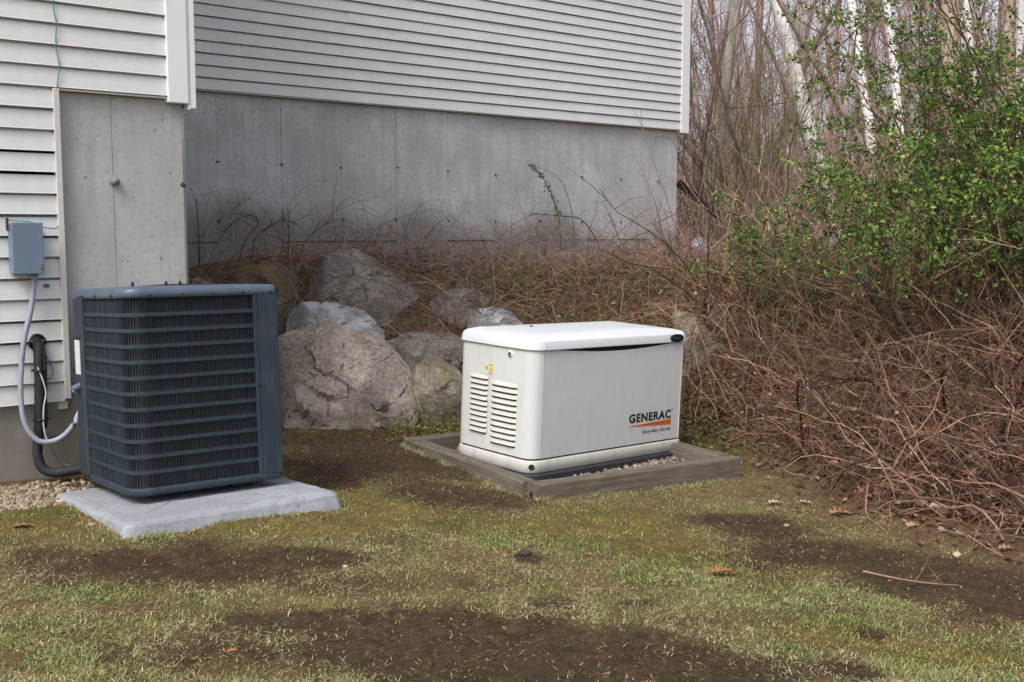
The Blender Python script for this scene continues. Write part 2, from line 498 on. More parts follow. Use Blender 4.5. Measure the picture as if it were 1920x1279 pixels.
# surface cover: bare soil, moss and worn grass, laid out on the lawn itself
def ell(px, py, rx, ry, w=1.0):
    z = 0.0
    c = atz(px, py, z); e = atz(px + rx, py, z); n_ = atz(px, py - ry, z); s_ = atz(px, py + ry, z)
    return (c[0], (n_[1] + s_[1]) / 2, abs(e[0] - c[0]), abs(n_[1] - s_[1]) / 2, w)
SOIL = [ell(*a) for a in [(960, 1250, 590, 105), (740, 1200, 240, 60), (1220, 1245, 240, 55), (330, 1088, 300, 48), (530, 1062, 150, 32), (220, 1078, 190, 30), (620, 1110, 160, 24, .7), (690, 842, 215, 72), (850, 910, 150, 30), (640, 880, 110, 30),
        (1430, 935, 120, 26), (1560, 985, 220, 46), (1750, 1035, 230, 52), (1890, 1078, 110, 34), (990, 1038, 34, 13), (1040, 1120, 46, 11, .8), (1200, 1118, 40, 10, .8), (1630, 1160, 44, 13), (1600, 1228, 62, 24),
        (600, 1172, 130, 17, .7), (480, 1182, 70, 15), (1830, 1110, 70, 16, .8), (1380, 1218, 30, 12), (1290, 1145, 60, 10, .6), (150, 925, 60, 16), (900, 1096, 50, 10, .6), (1480, 1050, 60, 14, .6)]]
MOSS = [ell(*a) for a in [(100, 1000, 170, 34), (330, 985, 150, 22), (520, 975, 130, 24), (700, 945, 190, 38), (560, 1000, 150, 25), (900, 965, 190, 30), (1150, 945, 170, 30), (1290, 985, 160, 26), (1450, 1020, 130, 22), (760, 800, 120, 22), (1560, 1165, 120, 25), (1780, 1190, 120, 30), (640, 905, 60, 20), (860, 800, 40, 18)]]
GREEN = [ell(*a) for a in [(275, 1036, 40, 14), (50, 1215, 70, 30), (110, 1265, 60, 25), (360, 1150, 30, 12), (850, 968, 45, 14), (1215, 1056, 70, 18), (1330, 1062, 50, 14), (1440, 1100, 90, 25), (1530, 1065, 70, 18), (1650, 1095, 70, 18), (575, 1062, 50, 12), (110, 985, 60, 14), (1730, 1210, 120, 30), (1300, 1020, 110, 20), (1040, 990, 120, 20), (1580, 1140, 80, 20), (1860, 1180, 80, 28), (1480, 1200, 60, 20), (170, 1145, 110, 20), (950, 1005, 60, 12), (1900, 1245, 50, 30)]]
def blobs(L, x, y, wob=0.55):
    o = np.zeros(x.shape)
    n_ = fbm(x * 3.2, y * 3.2, 4) - 0.5
    n2 = fbm(x * 11 + 3, y * 11, 3) - 0.5
    for cx, cy, rx, ry, w in L:
        d = np.sqrt(((x - cx) / rx) ** 2 + ((y - cy) / ry) ** 2) + n_ * wob * 2 + n2 * wob
        o = np.maximum(o, w * sstep(1.35, 0.6, d))
    return o
def cover(x, y):
    d = foot_dist(x, y)
    soil = blobs(SOIL, x, y)
    moss = blobs(MOSS, x, y) * (1 - soil)
    green = blobs(GREEN, x, y, 0.4) * (1 - 0.7 * soil)
    far = (y < 2.8) | (np.abs(x) > 3.2)
    soil = np.where(far, sstep(0.52, 0.62, fbm(x * 1.1, y * 1.1, 4)), soil)
    litter = sstep(-0.35, 0.25, d + 0.5 * (fbm(x * 2, y * 2, 3) - 0.5))
    return soil, moss, green, litter

C_SOIL, C_SOIL2 = np.array(srgb(68, 54, 46)), np.array(srgb(94, 77, 65))
C_STRAW, C_STRAW2 = np.array(srgb(170, 150, 112)), np.array(srgb(136, 118, 84))
C_MOSS, C_MOSS2 = np.array(srgb(114, 108, 50)), np.array(srgb(128, 110, 66))
C_GREEN, C_GREEN2 = np.array(srgb(84, 112, 48)), np.array(srgb(116, 132, 66))
C_LIT = np.array(srgb(116, 93, 79))

def axis(fine0, fine1, step, lim0, lim1, g=1.12):
    a = list(np.arange(fine0, fine1, step))
    s, v = step, fine1
    while v < lim1: a.append(v); s *= g; v += s
    a.append(lim1)
    s, v, b = step, fine0, []
    while True:
        s *= g; v -= s
        if v < lim0: break
        b.append(v)
    b.append(lim0)
    return np.array(b[::-1] + a)
gx = axis(-3.0, 3.0, 0.018, -400, 400)
gy = axis(2.6, 7.2, 0.020, -60, 600)
GX, GY = np.meshgrid(gx, gy)
X, Y = GX.ravel(), GY.ravel()
Z = ground(X, Y)
soil, moss, green, litter = cover(X, Y)
near = sstep(9, 7, np.hypot(X, Y - 4) * 1.3)
clod = fbm(X * 26, Y * 26, 4)
Z = Z + near * ((clod - 0.5) * (0.018 + 0.012 * soil + 0.02 * litter) + 0.012 * (1 - soil) * (fbm(X * 9, Y * 9, 3) - 0.3) + 0.016 * moss * fbm(X * 18, Y * 18, 3))
n1 = fbm(X * 7, Y * 7, 4)[:, None]; n2 = fbm(X * 40, Y * 40, 3)[:, None]
cs = C_SOIL + (C_SOIL2 - C_SOIL) * np.clip(n2 * 1.6 - 0.4, 0, 1)
cg = C_STRAW2 * 0.85 + (C_SOIL2 * 1.0 - C_STRAW2 * 0.85) * n1
cm = C_MOSS * 0.8 + (C_MOSS2 - C_MOSS * 0.8) * np.clip(fbm(X * 7 + 2, Y * 7, 4)[:, None] * 4 - 1.6, 0, 1)
c = cg + (cm * (0.55 + 1.1 * n2) - cg) * (moss * (0.12 + 0.6 * sstep(0.38, 0.6, fbm(X * 22, Y * 22, 4))))[:, None]
c = c + (C_GREEN * 0.45 - c) * (0.35 * green[:, None])
c = c + (cs - c) * soil[:, None]
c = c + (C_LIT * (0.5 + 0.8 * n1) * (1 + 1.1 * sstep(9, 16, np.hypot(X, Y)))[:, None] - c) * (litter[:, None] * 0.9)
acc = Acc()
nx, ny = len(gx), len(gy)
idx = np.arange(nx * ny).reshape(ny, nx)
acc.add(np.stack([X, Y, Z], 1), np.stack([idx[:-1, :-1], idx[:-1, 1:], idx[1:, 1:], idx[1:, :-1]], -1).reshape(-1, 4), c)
mg, nt, bs = nmat('lawn_ground')
at_ = nt.nodes.new('ShaderNodeAttribute'); at_.attribute_name = 'Col'
v = coords(nt)
g1 = noise(nt, v, 120.0, 5, 0.7); g2 = noise(nt, v, 420.0, 3, 0.7)
colr = mixc(nt, 1.0, at_.outputs['Color'], ramp(nt, g1, [(0.25, 0.55), (0.75, 1.4)]), 'MULTIPLY')
colr = mixc(nt, mult(nt, ramp(nt, g2, [(0.66, 0.0), (0.72, 1.0)]), 0.45), colr, srgb(150, 132, 108))
tn1 = noise(nt, v, 55.0, 5, 0.7); tn2 = noise(nt, v, 170.0, 4, 0.7)
colr = mixc(nt, 1.0, colr, ramp(nt, tn1, [(0.34, (0.72, 0.82, 0.55)), (0.5, (1.0, 1.0, 0.9)), (0.66, (1.28, 1.18, 0.95))]), 'MULTIPLY')
colr = mixc(nt, 1.0, colr, ramp(nt, tn2, [(0.32, (0.6, 0.6, 0.6)), (0.5, (1.0, 1.0, 1.0)), (0.68, (1.4, 1.38, 1.3))]), 'MULTIPLY')
nt.links.new(colr, bs.inputs['Base Color'])
bs.inputs['Roughness'].default_value = 0.95
bs.inputs['Specular IOR Level'].default_value = 0.1
bump(nt, bs, math_(nt, 'ADD', g1, mult(nt, g2, 0.4)), 0.9, 0.012)
tag(acc.build('ground', mg, None, True), kind='structure')

def gz1(x, y):
    return float(ground(np.array([x]), np.array([y]))[0])

# ---------------------------------------------------------------- house
house = empty('house', (0, 0, 0), (0, 0, HYAW))
tag(house, 'pale vinyl sided house on a grey concrete foundation with a stepped back wall', 'house')
EXPO = 0.1018
WT, BT = 5.6, 8.99             # outer face of the siding: projecting wing and recessed back wall
S_EDGE, S_STRIP = 2.39, 1.715
Z_UP = 1.25 + 0.689            # bottom of the wing's upper siding
Z_LOW = 1.25 - 0.837           # bottom of its lower siding
Z_BACK = 1.25 + 1.19

def board_mesh(name, L):
    prof = [(0.011, EXPO), (0.011, EXPO - 0.0125), (-0.001, EXPO - 0.0135), (-0.005, EXPO * 0.55), (-0.0125, 0.006), (-0.0145, 0.0), (-0.010, -0.001), (0.011, 0.0)]
    a = Acc()
    n_ = len(prof)
    V = [(x, y, z) for x in (0, L) for (y, z) in prof]
    F = [(k, k + n_, (k + 1) % n_ + n_, (k + 1) % n_) for k in range(n_)]
    a.add(V, np.array(F))
    for off in (0, n_):
        a.more(np.array([(off, off + k, off + k + 1) for k in range(1, n_ - 1)]), 0)
    return a.mesh(name)
_bm = {}
def board(parent, s0, s1, t, z, name='siding_board'):
    L = round(s1 - s0, 3)
    if L not in _bm:
        _bm[L] = board_mesh('siding_board', L); _bm[L].materials.append(M['siding'])
    o = bpy.data.objects.new(name, _bm[L]); COL.objects.link(o)
    o.parent = parent; o.location = (s0, t + rng.normal(0, 0.0008), z + rng.normal(0, 0.0008))
    return o

# wing
wing = boxo('wing_wall', -7.0, S_EDGE - 0.012, WT + 0.012, WT + 6.5, Z_UP + 0.002, 5.3, M['siding'], house)
nup = 9
for k in range(nup):
    board(wing, -3.0, 2.285, WT, Z_UP + k * EXPO)
low = boxo('lower_wall', -7.0, S_STRIP - 0.005, WT + 0.012, WT + 0.2, Z_LOW, Z_UP - 0.002, M['siding'], house)
for k in range(15):
    board(low, -3.0, S_STRIP, WT, Z_LOW + k * EXPO)
a = Acc()                       # courses above the picture, kept as one piece
bp = board_mesh('tmp', 5.285)
bv = np.array([v_.co[:] for v_ in bp.vertices]); bf4 = np.array([list(p.vertices) for p in bp.polygons if len(p.vertices) == 4])
for k in range(nup, 33):
    a.add(bv + np.array([-3.0, WT, Z_UP + k * EXPO]), bf4)
for k in range(14, 28):
    for j in (0, 1):
        a.add(bv * np.array([7.55 / 5.285, 1, 1]) + np.array([2.38, BT, Z_BACK + k * EXPO]), bf4)
        break
tag(a.build('upper_siding', M['siding'], house), kind='stuff')
# wing corner post: flat face, groove and nailing strip
boxo('corner_post', 2.285, 2.392, WT - 0.028, WT + 0.10, Z_UP - 0.032, 5.3, M['trim'], house, 0.003)
boxo('corner_post_strip', 2.394, 2.408, WT - 0.018, WT + 0.10, Z_UP - 0.062, 5.3, M['trim'], house, 0.002)
boxo('corner_post_edge', 2.410, 2.436, WT - 0.022, WT + 0.10, Z_UP - 0.055, 5.3, M['trim'], house, 0.002)
# vertical channel where the lower siding stops
boxo('channel_trim', S_STRIP, S_STRIP + 0.030, WT - 0.020, WT + 0.030, Z_LOW + 0.01, Z_UP - 0.004, M['jchannel'], house, 0.003)
boxo('channel_end_block', S_STRIP - 0.026, S_STRIP + 0.018, WT + 0.002, WT + 0.034, Z_LOW - 0.042, Z_LOW - 0.003, M['jchannel'], house, 0.002)
boxo('starter_strip', S_STRIP + 0.032, 2.283, WT - 0.006, WT + 0.03, Z_UP - 0.012, Z_UP - 0.003, M['jchannel'], house)
# wing foundation, poured in form panels
fw = boxo('wing_foundation', -7.0, S_EDGE - 0.014, WT + 0.045, WT + 6.4, -0.6, Z_UP - 0.001, M['concrete'], house)
edges = [2.378, 2.008, 1.398, 0.79, 0.18, -0.43, -1.04]
for k in range(len(edges) - 1):
    j = rng.normal(0, 0.0012)
    boxo('concrete_panel', edges[k + 1] + 0.0009, edges[k] - 0.0009, WT + 0.032 + j, WT + 0.06, -0.6, Z_UP - 0.014, M['concrete'], fw, 0.0014)
# return side of the wing (looking towards the recess)
boxo('concrete_return', S_EDGE - 0.0135, S_EDGE, WT + 0.036, BT + 0.06, -0.6, Z_UP - 0.05, M['concrete_damp'], fw, 0.002)
# chipped corner + broken form ties
def lump(name, loc, r, mat, parent, sq=(1, 1, 1), seed=0, sub=2):
    bm = bmesh.new(); bmesh.ops.create_icosphere(bm, subdivisions=sub, radius=1.0)
    me = bpy.data.meshes.new(name); bm.to_mesh(me); bm.free()
    co = np.array([v_.co[:] for v_ in me.vertices])
    co = co * (0.8 + 0.5 * fbm3(co + seed * 3.7, 1.7, 3))[:, None] * r * np.array(sq)
    me.vertices.foreach_set('co', co.astype(np.float32).ravel())
    me.polygons.foreach_set('use_smooth', np.ones(len(me.polygons), bool))
    return link(name, me, mat, parent, loc)
lump('tie_knob', (2.012, WT + 0.022, 1.498), 0.024, M['concrete'], fw, (1, 1.1, 0.85), 1)
lump('tie_stub', (2.013, WT + 0.004, 1.494), 0.009, M['rust'], fw, (1, 1.2, 0.8), 2)
for (ss, zz) in ((2.376, 1.49), (2.372, 1.492)):
    lump('broken_tie', (ss, WT + 0.034, zz), 0.014, M['seam'], fw, (1, 0.5, 0.8), ss)

# back wall
back = boxo('back_wall', 2.40, 9.93, BT + 0.012, BT + 5.5, Z_BACK + 0.002, 5.3, M['siding'], house)
for k in range(14):
    z = Z_BACK + k * EXPO
    j = [5.2, 8.1, 6.6, 4.45, 7.4, 9.0, 5.8][k % 7] + rng.normal(0, 0.15)
    if k == 4: j = 4.17
    board(back, 2.42, round(j, 3), BT, z)
    board(back, round(j, 3) - 0.02, 9.915, BT - 0.0026, z)
boxo('corner_post', 9.915, 10.045, BT - 0.030, BT + 0.12, Z_BACK - 0.040, 5.3, M['trim'], house, 0.003)
boxo('starter_strip', 2.42, 9.91, BT - 0.004, BT + 0.035, Z_BACK - 0.012, Z_BACK - 0.003, M['jchannel'], house)
fb = boxo('back_foundation', 2.40, 9.92, BT + 0.075, BT + 5.4, -0.6, Z_BACK - 0.002, M['concrete_damp'], house)
sk = [4.124 + 0.6096 * k for k in range(-2, 10)]
sk = [2.42] + [s_ for s_ in sk if s_ > 2.6] + [9.935]
for k in range(len(sk) - 1):
    j = rng.normal(0, 0.0022)
    boxo('concrete_panel', sk[k] + 0.0010, sk[k + 1] - 0.0010, BT + 0.050 + j, BT + 0.08, -0.6, Z_BACK - 0.014, M['concrete_damp'], fb, 0.0018)
for s_ in sk[1:-1]:
    for zz in (1.84, 1.352):
        lump('form_tie', (s_ + rng.normal(0, 0.008), BT + 0.046, zz + rng.normal(0, 0.008)), 0.015, M['rust'], fb, (1.2, 0.5, 0.6), s_ + zz, 1)
for (a0, a1, th_) in ((4.735, 5.95, 0.006), (6.565, 7.17, 0.007), (7.8, 8.4, 0.003), (8.45, 9.56, 0.004), (2.6, 4.1, 0.004)):
    boxo('form_line', a0, a1, BT + 0.0455, BT + 0.056, 1.152 - th_, 1.152 + th_, M['seam'], fb)
# roof far above the picture
a = Acc()
for (s0, s1, t0, t1, zz) in ((-7.3, 2.75, WT - 0.35, WT + 7, 5.302), (2.0, 10.35, BT - 0.35, BT + 6, 5.308)):
    tm = (t0 + t1) / 2
    V = [(s0, t0, zz), (s1, t0, zz), (s1, t1, zz), (s0, t1, zz), (s0, t0, zz + .15), (s1, t0, zz + .15), (s1, t1, zz + .15), (s0, t1, zz + .15), (s0, tm, zz + 2), (s1, tm, zz + 2)]
    v0 = a.n
    a.add(V, [(0, 3, 2, 1), (0, 1, 5, 4), (2, 3, 7, 6), (4, 5, 9, 8), (6, 7, 8, 9), (0, 4, 7, 3), (1, 2, 6, 5)])
    a.more([(4, 8, 7), (5, 6, 9)], v0)
a.build('roof', M['roof'], house)

def hp(s, t, z):
    x, y = from_house(s, t); return np.array([x, y, z])

# ---------------------------------------------------------------- wall fittings
def local(obj_loc, pts): return np.asarray(pts) - np.asarray(obj_loc)
ub = empty('utility_box', tuple(hp(1.548, WT - 0.012, 1.05)), (0, 0, HYAW))
tag(ub, 'small grey metal disconnect box mounted on the lower siding', 'electrical box')
boxo('box_body', -0.066, 0.066, -0.075, 0.0, 0.0, 0.235, M['grey_box'], ub, 0.004)
boxo('box_cover', -0.071, 0.071, -0.088, -0.077, -0.004, 0.240, M['grey_box'], ub, 0.004)
boxo('hinge_tab', -0.082, -0.072, -0.05, -0.035, 0.20, 0.262, M['rust'], ub, 0.001)
boxo('latch', 0.052, 0.062, -0.093, -0.0885, 0.02, 0.045, M['chrome'], ub, 0.001)
a = Acc(); tubes(a, [(0.035, -0.04, -0.03), (0.035, -0.04, -0.002)], 0.019, (1, 1, 1), 12, True); a.build('conduit_hub', M['conduit'], ub, True)

def cable(name, pts, r, mat, label=None, cat=None, n_=60, parent=None, sides=10, group=None):
    P = smooth_path(pts, n_)
    base = P[-1].copy()
    a = Acc(); tubes(a, P - base if parent is None else P, r, (1, 1, 1), sides, True)
    o = a.build(name, mat, parent, True, tuple(base) if parent is None else None)
    if label: tag(o, label, cat, group)
    return o
cable('flexible_conduit', [hp(1.583, WT - 0.052, 1.02), hp(1.562, WT - 0.055, 0.88), hp(1.520, WT - 0.06, 0.72), hp(1.494, WT - 0.07, 0.50), hp(1.500, WT - 0.09, 0.34), hp(1.545, WT - 0.11, 0.255), hp(1.60, WT - 0.13, 0.240), hp(1.655, WT - 0.15, 0.262), hp(1.705, WT - 0.17, 0.32), hp(1.745, WT - 0.19, 0.40), hp(1.765, WT - 0.21, 0.48)], 0.0130, M['conduit'], 'light grey flexible conduit looping from the metal box to the blue condenser', 'conduit')
cable('white_cable', [hp(1.712, WT - 0.155, 0.34), hp(1.735, WT - 0.17, 0.40), hp(1.752, WT - 0.19, 0.47), hp(1.772, WT - 0.20, 0.53)], 0.004, M['white_wire'], 'short white cable lying along the end of the grey conduit loop', 'cable')
ls = empty('line_set', tuple(hp(1.59, WT, 0.05)), (0, 0, HYAW))
tag(ls, 'black foam wrapped refrigerant pipe coming out of the siding down to the ground', 'pipe')
LS = lambda s, d, z: (s - 1.59, -d, z - 0.05)
cable('insulated_pipe', [LS(1.592, -0.03, 0.73), LS(1.594, 0.02, 0.712), LS(1.590, 0.045, 0.65), LS(1.586, 0.05, 0.5), LS(1.578, 0.052, 0.33), LS(1.566, 0.055, 0.22), LS(1.562, 0.06, 0.165), LS(1.578, 0.075, 0.105), LS(1.62, 0.10, 0.080), LS(1.70, 0.13, 0.085), LS(1.82, 0.17, 0.10), LS(1.93, 0.20, 0.12)], 0.0235, M['foam'], parent=ls, n_=70, sides=14)
cable('bare_pipe', [LS(1.612, -0.02, 0.72), LS(1.612, 0.035, 0.70), LS(1.612, 0.06, 0.60), LS(1.606, 0.065, 0.45), LS(1.60, 0.07, 0.30)], 0.010, M['black'], parent=ls)
cable('white_wire', [LS(1.575, 0.07, 0.60), LS(1.592, 0.082, 0.54), LS(1.606, 0.082, 0.47), LS(1.592, 0.084, 0.40), LS(1.588, 0.084, 0.31), LS(1.598, 0.088, 0.25), LS(1.612, 0.10, 0.23)], 0.0035, M['white_wire'], parent=ls)
cable('grey_wire', [LS(1.602, 0.06, 0.68), LS(1.635, 0.05, 0.62), LS(1.655, 0.04, 0.57), LS(1.635, 0.05, 0.535), LS(1.605, 0.07, 0.55)], 0.003, M['grey_wire'], parent=ls)
cable('ground_wire', [LS(1.61, 0.09, 0.24), LS(1.625, 0.09, 0.18), LS(1.665, 0.09, 0.12), LS(1.72, 0.12, 0.10), LS(1.78, 0.15, 0.108)], 0.004, M['grey_wire'], parent=ls)
for zz in (0.58, 0.34):
    P = [(-0.003 + 0.034 * math.cos(q), -0.052 + 0.034 * math.sin(q), zz - 0.05) for q in np.linspace(0, 2 * math.pi, 16)]
    a = Acc(); tubes(a, P, 0.005, (1, 1, 1), 5); a.build('tape_band', M['black'], ls, True)
a = Acc(); th_ = np.linspace(0, 2 * math.pi, 22)
tubes(a, np.stack([0.005 + 0.036 * np.cos(th_), np.full(22, -0.012), 0.662 + 0.036 * np.sin(th_)], 1), 0.007, (1, 1, 1), 8); a.build('wall_sleeve', M['black'], ls, True)
a = Acc(); a.add(np.stack([0.005 + 0.034 * np.cos(th_[:-1]), np.full(21, -0.014), 0.662 + 0.034 * np.sin(th_[:-1])], 1), [(0, k, k + 1) for k in range(1, 20)]); a.build('wall_hole', M['dark'], ls)
lump('pipe_putty', (0.045, -0.02, 0.20), 0.022, M['concrete'], ls, (1.1, 0.8, 0.8), 9)
cable('green_wire', [hp(1.728, WT - 0.016, 2.75), hp(1.732, WT - 0.016, 2.35), hp(1.744, WT - 0.016, 2.24), hp(1.738, WT - 0.016, 2.14), hp(1.750, WT - 0.016, 2.05), hp(1.746, WT - 0.016, 2.0), hp(1.731, WT - 0.018, 1.925)], 0.0028, M['teal'], 'thin green wire hanging down the upper siding', 'wire', n_=40, sides=6)
cable('green_wire', [hp(1.485, WT - 0.03, 1.30), hp(1.58, WT - 0.05, 1.292), hp(1.635, WT - 0.04, 1.268), hp(1.70, WT - 0.022, 1.262), hp(1.712, WT - 0.018, 1.275)], 0.0028, M['teal'], 'thin green wire lying over the top of the grey metal box', 'wire', n_=30, sides=6)
lump('snail_shell', tuple(hp(1.648, WT - 0.014, 0.985)), 0.012, M['grey_wire'], None, (1.4, 0.5, 0.7), 4)
tag(bpy.data.objects['snail_shell'], 'tiny curled grey cable clip on the siding below the metal box', 'clip')
bpy.data.objects['snail_shell'].name = 'cable_clip'

# ---------------------------------------------------------------- condenser pad and condenser
PAD_R = (-0.0529, 0.00685, 0.669)
a = Acc()
def ringbox(x0, x1, y0, y1, z): return [(x0, y0, z), (x1, y0, z), (x1, y1, z), (x0, y1, z)]
def loft(acc, rings, close_bottom=True, close_top=True):
    n_ = len(rings[0]); v0 = acc.n
    V = np.concatenate([np.asarray(r, float) for r in rings])
    F = [(k * n_ + j, k * n_ + (j + 1) % n_, (k + 1) * n_ + (j + 1) % n_, (k + 1) * n_ + j) for k in range(len(rings) - 1) for j in range(n_)]
    acc.add(V, F)
    if close_bottom: acc.more([(0, j + 1, j) for j in range(1, n_ - 1)], v0)
    if close_top:
        b = (len(rings) - 1) * n_
        acc.more([(b, b + j, b + j + 1) for j in range(1, n_ - 1)], v0)
def rrect(x0, x1, y0, y1, z, rad, seg=8):
    """corner radii: (x0,y0) (x1,y0) (x1,y1) (x0,y1)"""
    out = []
    for (cx, cy, r, a0) in ((x0 + rad[0], y0 + rad[0], rad[0], math.pi), (x1 - rad[1], y0 + rad[1], rad[1], 1.5 * math.pi), (x1 - rad[2], y1 - rad[2], rad[2], 0), (x0 + rad[3], y1 - rad[3], rad[3], 0.5 * math.pi)):
        for k in range(seg + 1):
            q = a0 + k / seg * math.pi / 2
            out.append((cx + r * math.cos(q), cy + r * math.sin(q), z))
    return np.array(out)
W_, D_ = 0.938, 0.927
rs = [rrect(-0.03 + e, W_ + 0.03 - e, -0.03 + e, D_ + 0.03 - e, z, (0.03,) * 4, 4) for e, z in ((0.0, -0.16), (0.006, -0.075), (0.022, -0.016), (0.032, -0.003), (0.045, 0.0))]
loft(a, rs)
pad = a.build('concrete_pad', M['concrete_pad'], None, False, (-1.515, 4.25, 0.103), PAD_R)
tag(pad, 'light grey concrete slab with sloping edges under the blue condenser', 'concrete pad')
sm = pad.modifiers.new('sub', 'SUBSURF'); sm.subdivision_type = 'SIMPLE'; sm.levels = sm.render_levels = 4
tx = bpy.data.textures.new('pad_wear', 'CLOUDS'); tx.noise_scale = 0.09; tx.noise_depth = 4
dm = pad.modifiers.new('wear', 'DISPLACE'); dm.texture = tx; dm.strength = 0.012; dm.mid_level = 0.5; dm.texture_coords = 'LOCAL'

AW, AH = 0.685, 0.885
ac = empty('air_conditioner', (-1.609, 4.595, 0.119), (-0.0529, 0.00685, 0.6477))
tag(ac, 'dark slate blue louvred air conditioner condenser standing on a concrete slab', 'air conditioner')
RAD = (0.085, 0.012, 0.05, 0.02)
def acring(off, z, seg=8):
    return rrect(-off, AW + off, -off, AW + off, z, tuple(max(r + off, 0.004) for r in RAD), seg)
a = Acc(); loft(a, [acring(-0.010, 0.0), acring(0.002, 0.004), acring(0.006, 0.008), acring(0.006, 0.032), acring(0.002, 0.036)]); a.build('base_pan', M['ac'], ac, True).data.polygons.foreach_get
a = Acc(); loft(a, [acring(-0.034, 0.03), acring(-0.034, AH - 0.03)], False, False); a.build('coil', M['coil'], ac, True)
for k in range(4):
    boxo('foot', 0.12 + 0.38 * (k % 2), 0.19 + 0.38 * (k % 2), 0.12 + 0.38 * (k // 2), 0.19 + 0.38 * (k // 2), -0.036, 0.001, M['black'], ac)
# bands
pitch = (AH - 0.075) / 12
def bandmesh():
    a = Acc(); h = 0.0085
    for r0_, r1_ in (((-0.012, -h), (0.0014, -h)), ((0.0014, -h), (0.0014, h)), ((0.0014, h), (-0.012, h))):
        loft(a, [acring(*r0_), acring(*r1_)], False, False)
    return a.mesh('louver_band', True)
bmesh_ = bandmesh(); bmesh_.materials.append(M['ac'])
for k in range(1, 12):
    o = bpy.data.objects.new('louver_band', bmesh_); COL.objects.link(o); o.parent = ac; o.location = (0, 0, 0.036 + k * pitch)
# vertical louvre fins set on edge round the whole case
a = Acc()
ring = acring(-0.002, 0.0, 24)
seg = np.concatenate([ring, ring[:1]])
dl = np.linalg.norm(np.diff(seg, axis=0), axis=1); cum = np.concatenate([[0], np.cumsum(dl)])
nf = int(cum[-1] / 0.0122)
for q in np.linspace(0, cum[-1], nf, endpoint=False):
    i = np.searchsorted(cum, q, 'right') - 1
    f = (q - cum[i]) / max(dl[i], 1e-9)
    p = seg[i] + (seg[i + 1] - seg[i]) * f
    tn = (seg[i + 1] - seg[i]) / max(dl[i], 1e-9); nn_ = np.array([tn[1], -tn[0], 0])
    e1 = tn * 0.0008; e2 = -nn_ * 0.010
    bend = tn * (0.0016 + rng.normal(0, 0.0007)); p = p + tn * rng.normal(0, 0.0005)
    b = [p - e1, p + e1, p + e1 + e2 + bend, p - e1 + e2 + bend]
    V = [x + np.array([0, 0, z]) for z in (0.034, AH - 0.034) for x in b]
    a.add(V, [(0, 1, 5, 4), (1, 2, 6, 5), (2, 3, 7, 6), (3, 0, 4, 7)])
tag(a.build('louver_fins', M['ac'], ac), kind='stuff')
# corner post, service side
a = Acc(); cr = [(AW - 0.088, -0.008), (AW + 0.004, -0.008), (AW + 0.008, -0.004), (AW + 0.008, 0.11), (AW - 0.01, 0.11), (AW - 0.01, 0.01), (AW - 0.088, 0.01)]
loft(a, [np.array([(x, y, z) for x, y in cr]) for z in (0.033, AH - 0.032)]); a.build('corner_post', M['ac'], ac)
boxo('post_flange', AW - 0.108, AW - 0.090, -0.0055, 0.012, 0.034, AH - 0.032, M['ac'], ac, 0.001)
a = Acc(); cr = [(-0.006, AW - 0.11), (-0.018, AW - 0.10), (-0.018, AW + 0.004), (0.10, AW + 0.006), (0.10, AW - 0.01), (0.01, AW - 0.11)]
loft(a, [np.array([(x, y, z) for x, y in cr]) for z in (0.033, AH - 0.032)]); a.build('service_panel', M['ac'], ac)
boxo('rating_label', -0.0205, -0.0185, AW - 0.085, AW - 0.01, 0.50, 0.66, M['sticker'], ac)
boxo('access_cover', -0.024, -0.0185, AW - 0.092, AW - 0.004, 0.665, 0.672, M['black'], ac)
a = Acc(); tubes(a, [(-0.05, AW - 0.05, 0.43), (-0.012, AW - 0.05, 0.445)], 0.017, (1, 1, 1), 10, True); a.build('conduit_fitting', M['conduit'], ac, True)
# top cover with fan opening
a = Acc(); loft(a, [acring(-0.004, AH - 0.036), acring(0.007, AH - 0.034), acring(0.008, AH - 0.020), acring(0.008, AH - 0.004), acring(-0.004, AH + 0.008), acring(-0.022, AH + 0.011)], True, False)
cxy = AW / 2; th_ = np.linspace(0, 2 * math.pi, 36, endpoint=False)
n_ = len(acring(0, 0))
# annular plate: match the outer ring to a circle by angle
outer = acring(-0.022, AH + 0.011)
ang = np.arctan2(outer[:, 1] - cxy, outer[:, 0] - cxy)
inner = np.stack([cxy + 0.27 * np.cos(ang), cxy + 0.27 * np.sin(ang), np.full(n_, AH + 0.016)], 1)
deep = np.stack([cxy + 0.265 * np.cos(ang), cxy + 0.265 * np.sin(ang), np.full(n_, AH - 0.10)], 1)
loft(a, [outer, inner, deep], False, True)
a.build('top_cover', M['ac_skylit'], ac, True)
a = Acc()
for r in np.linspace(0.05, 0.262, 11):
    q = np.linspace(0, 2 * math.pi, 40)
    tubes(a, np.stack([cxy + r * np.cos(q), cxy + r * np.sin(q), np.full(40, AH + 0.022 - 0.02 * (r / .27) ** 2)], 1), 0.0022, (1, 1, 1), 4)
for q in np.linspace(0, 2 * math.pi, 6, endpoint=False):
    rr = np.linspace(0.02, 0.268, 8)
    tubes(a, np.stack([cxy + rr * np.cos(q), cxy + rr * np.sin(q), AH + 0.019 - 0.02 * (rr / .27) ** 2], 1), 0.003, (1, 1, 1), 4)
a.build('fan_guard', M['black'], ac)
def screw(parent, p, d, r=0.006, mat='black'):
    p = np.array(p, float); d = np.array(d, float)
    a = Acc(); tubes(a, [p - d * 0.004, p + d * 0.004], r, (1, 1, 1), 8, True); return a.build('screw', M[mat], parent)
for x in (0.05, 0.19, 0.33, 0.47, 0.60): screw(ac, (x + 0.06, -0.0085, AH - 0.024), (0, -1, 0), 0.005)
for y in (0.14, 0.36, 0.56): screw(ac, (-0.0085, y, AH - 0.024), (-1, 0, 0), 0.005)
